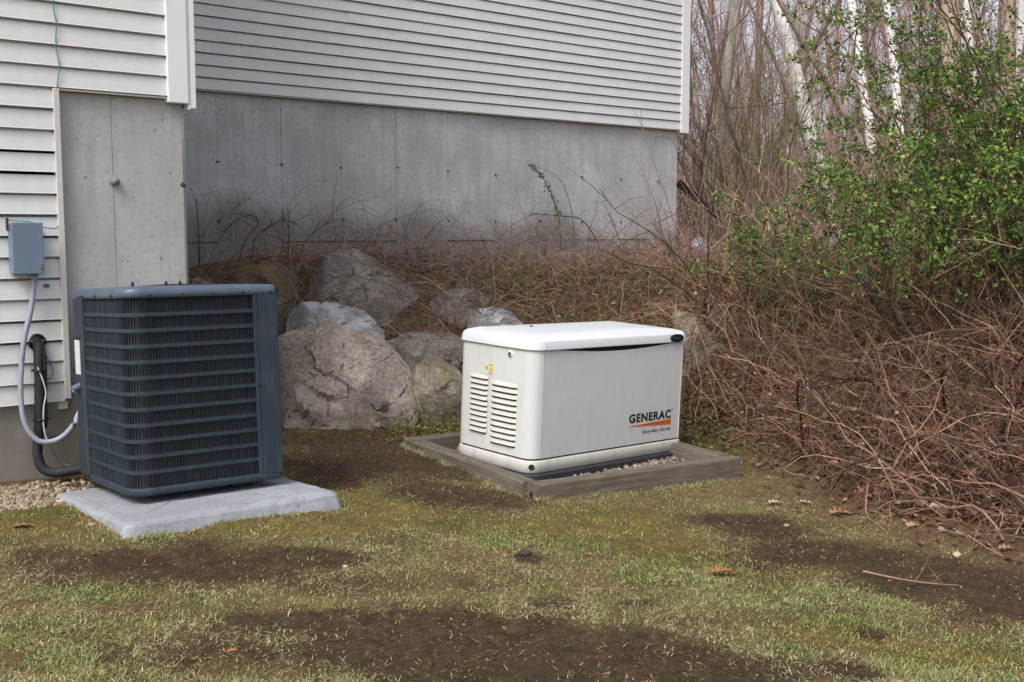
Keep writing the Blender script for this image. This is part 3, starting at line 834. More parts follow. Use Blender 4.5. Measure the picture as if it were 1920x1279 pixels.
screw(ac, (AW - 0.092, -0.010, 0.44), (0, -1, 0), 0.005)
for (x, y) in ((0.22, 0.10), (0.29, 0.12), (0.10, 0.18)):
    a = Acc(); tubes(a, [(x, y, AH + 0.010), (x, y, AH + 0.034)], 0.006, (1, 1, 1), 8, True); a.build('guard_bolt', M['black'], ac)

# ---------------------------------------------------------------- generator in its timber frame
GEN = (0.144, 5.859, -0.0505); GENR = (0.0282, 0.02575, 0.7395)
gen = empty('standby_generator', GEN, GENR)
tag(gen, 'off-white standby generator with rounded lid and louvred end inside a timber frame', 'generator')
GL, GW, GH = 1.235, 0.63, 0.665
def gfoot(off, z, seg=7):
    """plan: flat long sides, bowed rounded ends"""
    pts = []
    def endcurve(y):       # bow of the left end
        return -0.058 - 0.018 * (1 - ((y - GW / 2) / (GW / 2)) ** 2)
    L = []
    r = 0.075
    for k in range(seg + 1):                        # back-left corner down to front-left corner
        q = math.pi / 2 + k / seg * math.pi / 2
        L.append((0.0 - 0.058 + r + r * math.cos(q) - 0.012, GW - r + r * math.sin(q)))
    for y in np.linspace(GW - r, r, 7)[1:-1]: L.append((endcurve(y) + 0.0, y))
    for k in range(seg + 1):
        q = math.pi + k / seg * math.pi / 2
        L.append((-0.058 + r + r * math.cos(q) - 0.012, r + r * math.sin(q)))
    R2 = []
    r2 = 0.04
    for k in range(seg + 1):
        q = 1.5 * math.pi + k / seg * math.pi / 2
        R2.append((GL - 0.03 - r2 + r2 * math.cos(q), r2 + r2 * math.sin(q)))
    for y in np.linspace(r2, GW - r2, 7)[1:-1]: R2.append((GL - 0.03 + 0.01 * (1 - ((y - GW / 2) / (GW / 2)) ** 2), y))
    for k in range(seg + 1):
        q = k / seg * math.pi / 2
        R2.append((GL - 0.03 - r2 + r2 * math.cos(q), GW - r2 + r2 * math.sin(q)))
    P = np.array(L + R2)
    if off:
        Pn = np.roll(P, -1, 0) - np.roll(P, 1, 0); Pn = norm(Pn)
        P = P + np.stack([Pn[:, 1], -Pn[:, 0]], 1) * off
    return np.concatenate([P, np.full((len(P), 1), z)], 1)
nL = 8 + 5 + 8
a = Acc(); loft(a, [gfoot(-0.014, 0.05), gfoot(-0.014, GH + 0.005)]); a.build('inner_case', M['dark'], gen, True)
a = Acc(); loft(a, [gfoot(-0.004, -0.001), gfoot(0.003, 0.004), gfoot(0.005, 0.063), gfoot(0.002, 0.067), gfoot(-0.013, 0.068)]); a.build('base_skirt', M['gen_low'], gen, True)
# end caps: open shells
def shell(name, idx, z0, z1, mat, taper=0.0):
    a = Acc()
    o0, o1 = gfoot(0, z0)[idx], gfoot(taper, z1)[idx]
    i0, i1 = gfoot(-0.012, z0)[idx], gfoot(-0.012, z1)[idx]
    n_ = len(idx); V = np.concatenate([o0, o1, i0, i1])
    F = []
    for k in range(n_ - 1):
        F += [(k, k + 1, n_ + k + 1, n_ + k), (2 * n_ + k + 1, 2 * n_ + k, 3 * n_ + k, 3 * n_ + k + 1), (n_ + k, n_ + k + 1, 3 * n_ + k + 1, 3 * n_ + k), (k + 1, k, 2 * n_ + k, 2 * n_ + k + 1)]
    F += [(0, n_, 3 * n_, 2 * n_), (n_ - 1, 3 * n_ - 1, 4 * n_ - 1, 2 * n_ - 1)]
    a.add(V, F)
    return a.build(name, mat, gen, True)
e1 = shell('end_panel', np.arange(0, nL), 0.079, GH - 0.002, M['gen'])
e2 = shell('far_end_panel', np.arange(nL, nL + 21), 0.079, GH - 0.002, M['gen'])
for o in (e1, e2):
    m = o.modifiers.new('edge', 'EDGE_SPLIT'); m.split_angle = math.radians(40)
# front panel with a scooped top edge
fp_x0, fp_x1 = 0.008, GL - 0.072
xs = np.linspace(fp_x0, fp_x1, 41)
def scoop(x):
    return GH - 0.003 - 0.024 * np.clip(1 - ((x - 0.60) / 0.50) ** 2, 0, 1) ** 1.3
a = Acc()
rows = []
for (y, dz) in ((0.010, 0.0), (0.0, 0.0)):
    rows.append(np.stack([xs, np.full(41, y), np.full(41, 0.078)], 1))
top = scoop(xs)
prof = [(0.078, 0.0), (0.30, -0.001), (0.55, -0.0005)]
grid = [np.stack([xs, np.full(41, y), np.full(41, z)], 1) for z, y in prof]
grid.append(np.stack([xs, np.full(41, 0.000), top - 0.006], 1))
grid.append(np.stack([xs, np.full(41, 0.004), top], 1))
grid.append(np.stack([xs, np.full(41, 0.012), top - 0.002], 1))
V = np.concatenate([np.stack([xs, np.full(41, 0.012), np.full(41, 0.078)], 1)] + grid)
F = [(r * 41 + k, r * 41 + k + 1, (r + 1) * 41 + k + 1, (r + 1) * 41 + k) for r in range(len(grid)) for k in range(40)]
a.add(V, F); 
nrow = len(grid) + 1
for side in (0, 40):
    a.more([(side, r * 41 + side, (r + 1) * 41 + side) for r in range(1, nrow - 1)], 0)
a.build('front_panel', M['gen'], gen)
boxo('panel_edge', GL - 0.070, GL - 0.066, -0.0035, 0.006, 0.078, GH - 0.006, M['lid'], gen)
boxo('panel_edge', 0.0035, 0.0050, -0.001, 0.006, 0.078, GH - 0.006, M['gen'], gen)
boxo('back_panel', 0.008, GL - 0.072, GW - 0.012, GW, 0.078, GH - 0.003, M['gen'], gen)
# lid
a = Acc()
loft(a, [gfoot(-0.02, GH + 0.004), gfoot(0.006, GH), gfoot(0.013, GH + 0.004), gfoot(0.011, GH + 0.028), gfoot(0.004, GH + 0.048), gfoot(-0.010, GH + 0.060), gfoot(-0.030, GH + 0.067), gfoot(-0.045, GH + 0.069)] + [np.concatenate([(gfoot(-0.045, 0)[:, :2] - (GL / 2 - 0.05, GW / 2)) * k_ + (GL / 2 - 0.05, GW / 2), np.full((42, 1), GH + z_)], 1) for k_, z_ in ((0.965, 0.074), (0.94, 0.0765), (0.5, 0.080), (0.05, 0.081))])
es = a.build('lid', M['lid'], gen, True).modifiers.new('edge', 'EDGE_SPLIT'); es.split_angle = math.radians(26)
bl = np.array([-0.0015, -0.0145, GH + 0.004])
boxo('lid_seam', 0.0, 0.004, -0.0145, -0.012, GH + 0.004, GH + 0.028, M['lid'], gen)
# badge on the lid
a = Acc(); th_ = np.linspace(0, 2 * math.pi, 28, endpoint=False)
def oval(cx, cz, rx, rz, y): return np.stack([cx + rx * np.cos(th_), np.full(28, y), cz + rz * np.sin(th_)], 1)
loft(a, [oval(1.095, GH + 0.026, 0.062, 0.024, -0.009), oval(1.095, GH + 0.026, 0.062, 0.024, -0.016), oval(1.095, GH + 0.026, 0.054, 0.018, -0.020)]); bd = a.build('badge', M['black'], gen, True)

def text_mesh(txt, size, bold=0.0, sx=1.0):
    cu = bpy.data.curves.new('lettering', 'FONT'); cu.body = txt; cu.size = size; cu.offset = bold; cu.extrude = 0.0004; cu.space_character = 1.0 + bold * 40
    ob = bpy.data.objects.new('lettering_tmp', cu); COL.objects.link(ob)
    bpy.context.view_layer.update()
    me = bpy.data.meshes.new_from_object(ob.evaluated_get(bpy.context.evaluated_depsgraph_get()))
    bpy.data.objects.remove(ob); bpy.data.curves.remove(cu)
    return me
def put_text(name, txt, x0, x1, z0, z1, y, mat, parent, bold=0.0):
    me = text_mesh(txt, 0.1, bold)
    co = np.array([v_.co[:] for v_ in me.vertices])
    mn, mx = co.min(0), co.max(0)
    n_ = np.empty_like(co)
    n_[:, 0] = x0 + (co[:, 0] - mn[0]) / (mx[0] - mn[0]) * (x1 - x0)
    n_[:, 2] = z0 + (co[:, 1] - mn[1]) / (mx[1] - mn[1]) * (z1 - z0)
    n_[:, 1] = y - co[:, 2]
    me.vertices.foreach_set('co', n_.astype(np.float32).ravel()); me.materials.clear()
    return link(name, me, mat, parent)
put_text('badge_lettering', 'GENERAC', 1.062, 1.128, GH + 0.021, GH + 0.031, -0.0205, M['chrome'], bd, 0.002)
put_text('brand_lettering', 'GENERAC', 0.712, 1.090, 0.206, 0.258, -0.0018, M['ink'], gen, 0.0036)
put_text('trademark', 'TM', 1.096, 1.110, 0.254, 0.260, -0.0018, M['ink'], gen)
put_text('series_lettering', 'Guardian Series', 0.832, 1.092, 0.136, 0.154, -0.0018, M['ink'], gen, 0.0)
a = Acc(); loft(a, [np.array([(0.716, y, 0.1845), (1.092, y, 0.167), (1.092, y, 0.200), (0.716, y, 0.1875)]) for y in (0.002, -0.0018)]); a.build('orange_stripe', M['orange'], gen)
# end panel fittings: follow the bowed end
def endx(y): return -0.058 - 0.018 * (1 - ((y - GW / 2) / (GW / 2)) ** 2) 
def louver_mesh(w, h):
    a = Acc()
    # hooded blade: face slopes out towards its lower edge
    x = np.linspace(0, w, 9); e = np.minimum(1, np.minimum(x, w - x) / 0.012)
    e = np.clip(e, 0, 1)
    rows = [(0.0, 0.001, h * 0.98), (0.004, 0.004, h * 0.84), (0.013, 0.010, h * 0.42), (0.014, 0.010, h * 0.33), (0.006, 0.0, h * 0.30)]
    V = []
    for (out, _, z) in rows:
        V += [(-out * ee, xx, z) for xx, ee in zip(x, e)]
    F = [(r * 9 + k, r * 9 + k + 1, (r + 1) * 9 + k + 1, (r + 1) * 9 + k) for r in range(len(rows) - 1) for k in range(8)]
    a.add(V, F)
    return a.mesh('louver', True)
for (y0, y1, zt, zb, cnt) in ((0.350, 0.508, 0.492, 0.162, 11), (0.116, 0.318, 0.474, 0.122, 11)):
    h = (zt - zb) / cnt
    lm = louver_mesh(y1 - y0, h); lm.materials.append(M['gen_low'])
    ym = (y0 + y1) / 2
    slope = (endx(y1) - endx(y0)) / (y1 - y0)
    for k in range(cnt):
        o = bpy.data.objects.new('louver', lm); COL.objects.link(o); o.parent = gen
        o.location = (endx(y0) - 0.0035, y0, zb + k * h); o.rotation_euler = (0, 0, -math.atan(slope))
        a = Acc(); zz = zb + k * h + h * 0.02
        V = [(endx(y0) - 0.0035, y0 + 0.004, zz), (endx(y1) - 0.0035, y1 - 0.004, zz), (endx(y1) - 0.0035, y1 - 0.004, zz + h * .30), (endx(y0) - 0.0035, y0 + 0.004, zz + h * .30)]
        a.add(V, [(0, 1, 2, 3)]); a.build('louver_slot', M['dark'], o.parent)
lx = endx(0.182)
a = Acc(); tubes(a, [(lx + 0.004, 0.182, 0.632), (lx - 0.006, 0.182, 0.632)], 0.017, (1, 1, 1), 16, True); lk = a.build('lock', M['lid'], gen, True)
a = Acc(); tubes(a, [(lx - 0.004, 0.180, 0.634), (lx - 0.0085, 0.180, 0.634)], 0.009, (1, 1, 1), 12, True); a.build('lock_core', M['ink'], lk)
a = Acc(); tubes(a, [(lx - 0.006, 0.176, 0.637), (lx - 0.0098, 0.176, 0.637)], 0.004, (1, 1, 1), 8, True); a.build('keyhole', M['chrome'], lk)
sx_ = endx(0.345) - 0.0025
st = boxo('warning_sticker', sx_, sx_ + 0.002, 0.312, 0.374, 0.500, 0.562, M['sticker'], gen)
for (y0, y1, z0, z1, mm) in ((0.316, 0.346, 0.546, 0.554, 'yellow'), (0.316, 0.346, 0.528, 0.541, 'yellow'), (0.316, 0.346, 0.512, 0.524, 'yellow'), (0.352, 0.372, 0.522, 0.548, 'yellow'), (0.358, 0.366, 0.530, 0.540, 'ink'), (0.318, 0.344, 0.5555, 0.5575, 'ink'), (0.318, 0.344, 0.5255, 0.527, 'ink'), (0.318, 0.344, 0.507, 0.509, 'ink')):
    boxo('sticker_print', sx_ - 0.0012, sx_ + 0.001, y0, y1, z0, z1, M[mm], st)
q = math.radians(232); hc = np.array([-0.07 + 0.075 + 0.079 * math.cos(q), 0.075 + 0.079 * math.sin(q), 0.034]); hd = np.array([math.cos(q), math.sin(q), 0])
a = Acc(); tubes(a, [hc - hd * 0.006, hc + hd * 0.0012], 0.017, (1, 1, 1), 18, True); a.build('lifting_hole', M['dark'], gen)
a = Acc(); tubes(a, [(0.30, 0.42, GH + 0.077), (0.30, 0.42, GH + 0.088)], 0.010, (1, 1, 1), 8, True); a.build('lid_plug', M['grey_wire'], gen)
for zz in (0.10, 0.16, 0.24): boxo('hinge', GL - 0.030, GL - 0.012, 0.06, 0.10, zz, zz + 0.012, M['jchannel'], gen)

# charcoal mounting pad under it
a = Acc(); loft(a, [gfoot(0.022, -0.14), gfoot(0.022, -0.010), gfoot(0.014, -0.003)])
gp = a.build('mounting_pad', M['gpad'], None, False, GEN, GENR)
tag(gp, 'thin charcoal mounting pad under the white generator', 'mounting pad')

fr = empty('timber_frame', (0.100, 5.465, -0.112), (math.radians(0.6), math.radians(0.4), FYAW))
tag(fr, 'weathered timber frame edging the gravel round the generator', 'timber frame')
FW, FD, TW, THT = 1.42, 1.45, 0.088, 0.085
def timber(x0, x1, y0, y1, lab=None):
    a = Acc()
    along = (x1 - x0) > (y1 - y0)
    nseg = 24
    rings = []
    L = (x1 - x0) if along else (y1 - y0)
    for k in range(nseg + 1):
        t = k / nseg * L
        w = 0.004 * (fbm(np.array([t * 4.0 + x0 * 7]), np.array([y0 * 5.0]), 3)[0] - 0.5)
        b = 0.008
        ww = TW
        pr = [(0 + w, -0.10), (ww + w, -0.10), (ww + w, THT - b), (ww - b + w, THT + w), (b + w, THT + w), (0 + w, THT - b)]
        rings.append(np.array([(t, p[0], p[1]) for p in pr]))
    loft(a, [r for r in rings])
    if along:
        o = a.build('timber', M['wood'], fr, False, (x0, y0, 0))
    else:
        o = a.build('timber', M['wood'], fr, False, (x1, y0, 0), (0, 0, math.pi / 2))
    return o
timber(0.03, FW, 0, TW)
timber(0, TW, TW + 0.004, FD)
timber(0.09, FW - 0.09, FD - TW, FD)
timber(FW - TW, FW, TW + 0.004, FD - 0.002)
a = Acc(); tubes(a, [(0.030, 0.045, 0.028), (0.022, 0.045, 0.028)], 0.012, (1, 1, 1), 10, True); a.build('bolt_hole', M['dark'], fr)

# ---------------------------------------------------------------- stones, gravel
ico = bmesh.new(); bmesh.ops.create_icosphere(ico, subdivisions=1, radius=1.0)
ICOV = np.array([v_.co[:] for v_ in ico.verts]); ICOF = np.array([[v_.index for v_ in f.verts] for f in ico.faces]); ico.free()
ICO42V, ICO42F = ICOV, ICOF
i2 = bmesh.new(); bmesh.ops.create_icosphere(i2, subdivisions=1, radius=1.0); i2.free()
def rand_rot(n_, rg=rng):
    q = norm(rg.normal(size=(n_, 4)))
    w, x, y, z = q.T
    return np.stack([np.stack([1 - 2 * (y * y + z * z), 2 * (x * y - z * w), 2 * (x * z + y * w)], -1), np.stack([2 * (x * y + z * w), 1 - 2 * (x * x + z * z), 2 * (y * z - x * w)], -1), np.stack([2 * (x * z - y * w), 2 * (y * z + x * w), 1 - 2 * (x * x + y * y)], -1)], 1)
def scatter(acc, TV, TF, P, S, Rm, C):
    """copies of a template at points P with scales S (N,) or (N,3), rotations Rm (N,3,3)"""
    S = np.asarray(S, float)
    if S.ndim == 1: S = S[:, None].repeat(3, 1)
    V = np.einsum('nij,nkj->nki', Rm, TV[None] * S[:, None]) + P[:, None]
    n_, k = len(P), len(TV)
    F = (TF[None] + (np.arange(n_) * k)[:, None, None]).reshape(-1, TF.shape[1])
    acc.add(V.reshape(-1, 3), F, np.repeat(np.asarray(C, float), k, 0))
OCT = bmesh.new(); bmesh.ops.create_icosphere(OCT, subdivisions=1, radius=1.0)
OV = np.array([v_.co[:] for v_ in OCT.verts]); OF = np.array([[v_.index for v_ in f.verts] for f in OCT.faces]); OCT.free()
def pebbles(name, xs_, ys_, zs_, size, ca, cb, label, cat):
    n_ = len(xs_)
    a = Acc(); P = np.stack([xs_, ys_, zs_], 1)
    S = size * rng.uniform(0.5, 1.5, (n_, 1)) * rng.uniform(0.6, 1.2, (n_, 3))
    k = rng.random((n_, 1)); C = np.array(ca) * (1 - k) + np.array(cb) * k
    C = C * rng.uniform(0.6, 1.15, (n_, 1))
    scatter(a, OV, OF, P, S, rand_rot(n_), C)
    return tag(a.build(name, M['pebble'], None, False), label, cat, kind='stuff')
# gravel inside the frame
n_ = 3600
lx_, ly_ = rng.uniform(TW, FW - TW, n_), rng.uniform(TW, FD - TW, n_)
Rf = np.array(fr.rotation_euler.to_matrix())
Pw = np.stack([lx_, ly_, rng.uniform(-0.012, 0.010, n_)], 1) @ Rf.T + np.array(fr.location)
pebbles('frame_gravel', Pw[:, 0], Pw[:, 1], Pw[:, 2], 0.012, srgb(160, 148, 136), srgb(112, 100, 90), 'pale crushed gravel inside the timber frame around the generator', 'gravel')
# gravel by the wall
n_ = 2400
s_, t_ = rng.normal(1.22, 0.22, n_), rng.uniform(WT - 0.62, WT - 0.10, n_)
gx_, gy_ = from_house(s_, t_)
pebbles('wall_gravel', gx_, gy_, ground(gx_, gy_) + rng.uniform(-0.004, 0.012, n_), 0.011, srgb(180, 164, 144), srgb(136, 118, 98), 'pale gravel strip along the wall beside the condenser slab', 'gravel')
# grit strewn over the soil
n_ = 15000
gx_, gy_ = rng.uniform(-2.6, 2.6, n_), rng.uniform(2.7, 7.3, n_)
so, mo, gr_, li = cover(gx_, gy_)
k = rng.random(n_) < (0.12 + 0.75 * so) * (1 - 0.8 * li)
gx_, gy_ = gx_[k], gy_[k]; n_ = len(gx_)
pebbles('soil_crumbs', gx_, gy_, ground(gx_, gy_) + 0.004, np.minimum(0.0016 * rng.gamma(1.2, 1.0, (n_, 1)) + 0.0006, 0.0048), srgb(140, 118, 94), srgb(78, 60, 52), 'small crumbs and grit strewn over the bare soil of the lawn', 'grit')

# ---------------------------------------------------------------- boulders
bi = bmesh.new(); bmesh.ops.create_icosphere(bi, subdivisions=5, radius=1.0)
BV5 = np.array([v_.co[:] for v_ in bi.verts]); BF5 = np.array([[v_.index for v_ in f.verts] for f in bi.faces]); bi.free()
bi = bmesh.new(); bmesh.ops.create_icosphere(bi, subdivisions=4, radius=1.0)
BV4 = np.array([v_.co[:] for v_ in bi.verts]); BF4 = np.array([[v_.index for v_ in f.verts] for f in bi.faces]); bi.free()
ROCKTOPS = []
def boulder(name, outline, Y, depth, mat, label, seed=0, lean=0.55, rough=0.03, sharp=90.0):
    """outline: pixels of the face seen from the path; given its own distance Y and real depth"""
    BV, BF = (BV5, BF5) if seed in (1, 3, 4) else (BV4, BF4)
    o = np.array([at(px, py, Y) for px, py in outline])
    c = o.mean(0)
    ht = o[:, 2].max() - o[:, 2].min()
    up = (o[:, 2] - o[:, 2].min()) / ht
    pts = []
    mid = o.copy(); mid[:, 1] += up * lean * depth
    pts.append(mid)
    fr_ = c + (o - c) * 0.80; fr_[:, 1] -= depth * 0.20; fr_[:, 1] += up * lean * depth; pts.append(fr_)
    bk = c + (o - c) * 0.9; bk[:, 1] += depth * 0.7; pts.append(bk)
    bk2 = c + (o - c) * 0.5; bk2[:, 1] += depth * 1.0; pts.append(bk2)
    low = o[o[:, 2] < np.median(o[:, 2])].copy(); low[:, 2] -= 0.25; low[:, 1] += 0.05; pts.append(low)
    pts = np.concatenate(pts)
    bm = bmesh.new()
    for p in pts: bm.verts.new(p)
    res = bmesh.ops.convex_hull(bm, input=bm.verts)
    bm.normal_update()
    cen = pts.mean(0)
    pl = []
    for f in bm.faces:
        nn_ = np.array(f.normal[:]); dd = nn_ @ (np.array(f.verts[0].co[:]) - cen)
        if np.linalg.norm(nn_) < 0.5: continue
        if dd < 0: nn_, dd = -nn_, -dd
        pl.append((*nn_, max(dd, 0.02)))
    bm.free()
    pl = np.array(pl)
    cosv = BV @ pl[:, :3].T
    inv = np.maximum(cosv, 0) / pl[:, 3][None]
    rad = 1.0 / (np.sum(inv ** sharp, 1)) ** (1 / sharp)
    P = BV * rad[:, None]
    sc = ht
    # split faces: a few flat breaks across the hull, then weathering
    rgk = np.random.default_rng(int(seed * 7) + 3)
    for base_n, q0, q1 in (((-0.45, -1.0, 0.55), .74, .84), ((0.85, -0.8, 0.25), .80, .88), ((0.1, -1.0, -0.15), .76, .86), ((-0.95, -0.6, 0.2), .84, .92), ((0.15, -0.35, 1.0), .86, .95), ((0.55, -0.6, 0.8), .86, .94)):
        nn_ = norm(np.array(base_n) + rgk.normal(0, 0.16, 3)); lim = np.quantile(P @ nn_, rgk.uniform(q0, q1))
        ex = np.maximum(P @ nn_ - lim, 0); P = P - ex[:, None] * nn_ * 0.97
    P = P * (1 + (fbm3(P + seed, 2.6 / max(sc, .3), 4)[:, None] - 0.5) * rough * 2.0)
    ns = 15                                                  # fracture cells: each flattened to its own plane
    si = rgk.integers(0, len(P), ns); S0 = P[si]
    hn = pl[np.argmax(inv[si], 1), :3] + rgk.normal(0, 0.12, (ns, 3)); hn = norm(hn)
    warp = P + 0.10 * sc * np.stack([fbm3(P + 5 * q_, 5.0, 3) - 0.5 for q_ in (1, 2, 3)], 1)
    cell = np.argmin(((warp[:, None] - S0[None]) ** 2).sum(-1), 1)
    off = ((P - S0[cell]) * hn[cell]).sum(-1)
    off = np.clip(off, -0.07 * sc, 0.07 * sc)
    P = P - hn[cell] * (off * 0.6)[:, None]
    P = P + BV * ((fbm3(P + seed * 2.1, 9.0, 4) - 0.5) * 0.03 * min(1, sc * 1.3) + (fbm3(P + seed, 34.0, 3) - 0.5) * 0.018)[:, None]
    ob = Acc(); ob.add(P, BF)
    up_ = P[BV[:, 2] > 0.45] + cen; ROCKTOPS.append(up_[np.random.default_rng(int(seed)).integers(0, len(up_), 60)])
    bo = ob.build(name, mat, None, True, tuple(cen))
    es_ = bo.modifiers.new('edge', 'EDGE_SPLIT'); es_.split_angle = math.radians(30)
    return tag(bo, label, 'boulder', 'boulders of the rock bank')
MR = {
 'a': m_rock('boulder_tan', srgb(146, 134, 124), srgb(188, 176, 164), rust=srgb(158, 124, 80)),
 'b': m_rock('boulder_mossy', srgb(132, 122, 108), srgb(172, 162, 148), moss=srgb(110, 100, 64)),
 'c': m_rock('boulder_whitish', srgb(140, 137, 136), srgb(186, 184, 184), white=srgb(198, 199, 204)),
 'd': m_rock('boulder_grey', srgb(120, 113, 107), srgb(164, 156, 148)),
 'e': m_rock('boulder_olive', srgb(106, 96, 80), srgb(142, 130, 106), moss=srgb(112, 100, 60)),
}
boulder('boulder', [(440, 720), (505, 632), (600, 606), (690, 636), (748, 688), (800, 766), (700, 800), (560, 828), (450, 828)], 6.95, 0.7, MR['a'], 'largest tan grey boulder standing right behind the condenser', 1)
boulder('boulder', [(748, 745), (775, 692), (826, 676), (852, 690), (886, 755), (840, 775), (765, 776)], 7.15, 0.45, MR['b'], 'small moss stained boulder leaning against the right foot of the largest one', 2)
boulder('boulder', [(495, 650), (515, 584), (565, 566), (690, 588), (728, 632), (690, 668), (530, 675)], 7.45, 0.5, MR['c'], 'whitish flat boulder on top of and behind the largest tan one', 3)
boulder('boulder', [(522, 545), (545, 490), (642, 468), (700, 500), (806, 556), (720, 600), (560, 600)], 8.05, 0.8, MR['d'], 'broad grey pointed boulder lying below the concrete wall', 4, rough=0.03)
boulder('boulder', [(385, 545), (420, 506), (490, 490), (534, 508), (560, 560), (530, 605), (400, 600)], 8.2, 0.6, MR['e'], 'olive brown boulder peeping over the top of the condenser', 5)
boulder('boulder', [(345, 540), (352, 524), (372, 519), (390, 526), (396, 545), (370, 560)], 8.5, 0.3, MR['a'], 'small rounded boulder just beside the concrete corner above the condenser', 6)
boulder('boulder', [(785, 574), (835, 546), (895, 545), (930, 570), (880, 590), (805, 592)], 8.35, 0.5, MR['d'], 'brown boulder half buried in red canes right of the pointed boulder', 7)
boulder('boulder', [(680, 660), (760, 630), (845, 634), (892, 658), (830, 676), (715, 682)], 7.7, 0.6, MR['d'], 'low flat dark boulder between the whitish boulder and the generator', 8)
boulder('boulder', [(866, 622), (886, 590), (925, 572), (965, 592), (990, 622), (930, 640), (875, 645)], 7.95, 0.5, MR['c'], 'pale boulder showing above the left end of the generator lid', 10)
boulder('boulder', [(1256, 600), (1266, 572), (1300, 582), (1345, 624), (1392, 672), (1360, 700), (1280, 660)], 7.75, 0.4, MR['b'], 'long slanting grey boulder behind the right end of the generator', 12)

# ---------------------------------------------------------------- vegetation helpers
def grow(start, d0, length, K, droop, wander, floor=0.01, rg=rng):
    n_ = len(start)
    p = np.array(start, float); d = norm(np.array(d0, float))
    L = np.broadcast_to(np.asarray(length, float), (n_,))[:, None] / (K - 1)
    dr = np.broadcast_to(np.asarray(droop, float), (n_,))
    out = [p.copy()]
    for k in range(K - 1):
        d = d + rg.normal(0, wander, (n_, 3)); d[:, 2] -= dr
        d = norm(d)
        p = p + d * L
        if floor is not None:
            g = ground(p[:, 0], p[:, 1]) + floor
            low_ = p[:, 2] < g
            p[low_, 2] = g[low_]; d[low_, 2] = np.abs(d[low_, 2]) * 0.3
        out.append(p.copy())
    return np.stack(out, 1)
def taper(n_, K, r0, r1=0.3):
    return np.asarray(r0).reshape(-1, 1) * np.linspace(1, r1, K)[None] * np.ones((n_, 1))
def branch(P, cnt, t0=0.25, t1=1.0, spread=0.9, rg=rng):
    """start points and directions for cnt twigs off polylines P"""
    n_, K, _ = P.shape
    i = rg.integers(0, n_, cnt); t = rg.uniform(t0, t1, cnt) * (K - 1.001)
    k = t.astype(int); f = (t - k)[:, None]
    st_ = P[i, k] * (1 - f) + P[i, k + 1] * f
    d = norm(P[i, k + 1] - P[i, k]) + rg.normal(0, spread, (cnt, 3))
    return st_, norm(d), i
def colmix(n_, cols, w=None, jit=0.25, rg=rng):
    c_ = np.array(cols)[rg.choice(len(cols), n_, p=w)]
    return c_ * rg.uniform(1 - jit, 1 + jit, (n_, 1))
LEAFV = np.array([(0, 0, 0), (-0.30, 0.45, 0.10), (0, 1.0, -0.05), (0.30, 0.45, 0.10)]); LEAFF = np.array([(0, 1, 2), (0, 2, 3)])
DEADV = np.array([(0, 0, 0), (-0.36, 0.35, 0.16), (-0.28, 0.75, 0.05), (0, 1.05, 0.20), (0.30, 0.72, 0.0), (0.38, 0.33, 0.18), (0, 0.5, -0.04)])
DEADF = np.array([(0, 6, 1), (1, 6, 2), (2, 6, 3), (3, 6, 4), (4, 6, 5), (5, 6, 0)])
def leaves(acc, P, size, cols, w=None, rg=rng, jit=0.3, flat=0.0):
    n_ = len(P)
    Rm = rand_rot(n_, rg)
    if flat:
        yaw = rg.uniform(0, 2 * math.pi, n_); tl = rg.normal(0, flat, (n_, 2))
        c_, s_ = np.cos(yaw), np.sin(yaw); z0 = np.zeros(n_); o1 = np.ones(n_)
        Rz = np.stack([np.stack([c_, -s_, z0], -1), np.stack([s_, c_, z0], -1), np.stack([z0, z0, o1], -1)], 1)
        a_, b_ = tl.T
        Rx = np.stack([np.stack([o1, z0, z0], -1), np.stack([z0, np.cos(a_), -np.sin(a_)], -1), np.stack([z0, np.sin(a_), np.cos(a_)], -1)], 1)
        Ry = np.stack([np.stack([np.cos(b_), z0, np.sin(b_)], -1), np.stack([z0, o1, z0], -1), np.stack([-np.sin(b_), z0, np.cos(b_)], -1)], 1)
        Rm = Rz @ Rx @ Ry
    return Rm, size * rg.uniform(0.6, 1.4, n_), colmix(n_, cols, w, jit, rg)

RED = [srgb(146, 104, 90), srgb(120, 90, 80), srgb(166, 134, 116), srgb(100, 80, 74), srgb(150, 132, 110), srgb(130, 122, 112)]
TAN = [srgb(136, 106, 88), srgb(108, 80, 66), srgb(166, 138, 114), srgb(80, 60, 52), srgb(126, 88, 72), srgb(62, 48, 42), srgb(114, 92, 76)]
DARKT = [srgb(74, 60, 50), srgb(92, 74, 60), srgb(60, 48, 42)]

# leaf litter on the bank and under the thicket
n_ = 34000
x_, y_ = rng.uniform(-1.5, 6.5, n_), rng.uniform(2.6, 12.0, n_)
d_ = foot_dist(x_, y_)
hs_, ht_ = to_house(x_, y_)
x2, y2 = rng.uniform(0.9, 3.4, 16000), rng.uniform(3.2, 7.6, 16000)      # packed thickest along the foot of the thicket
x_, y_ = np.concatenate([x_, x2]), np.concatenate([y_, y2]); n_ = len(x_)
d_ = foot_dist(x_, y_)
hs_, ht_ = to_house(x_, y_)
k = (np.arange(n_) < 34000) | (d_ < 1.3)
k &= (d_ > rng.normal(0.16, 0.16, n_)) & ((ht_ < 8.95) | (hs_ > 10.1)) & (d_ < 5)
k &= rng.random(n_) < np.where(x_ < 1.0, 0.8, 1.0)
x_, y_ = x_[k], y_[k]
P = np.stack([x_, y_, ground(x_, y_) + rng.uniform(0.004, 0.03, len(x_)) + np.where((rng.random(len(x_)) < 0.25) & (x_ > 1.3), rng.gamma(1.2, 0.09, len(x_)), 0)], 1)
a = Acc(); Rm, S, C = leaves(a, P, 0.038, [srgb(126, 96, 74), srgb(104, 80, 66), srgb(150, 120, 94), srgb(86, 66, 56), srgb(172, 150, 128)], [.28, .30, .15, .20, .07], flat=0.4)
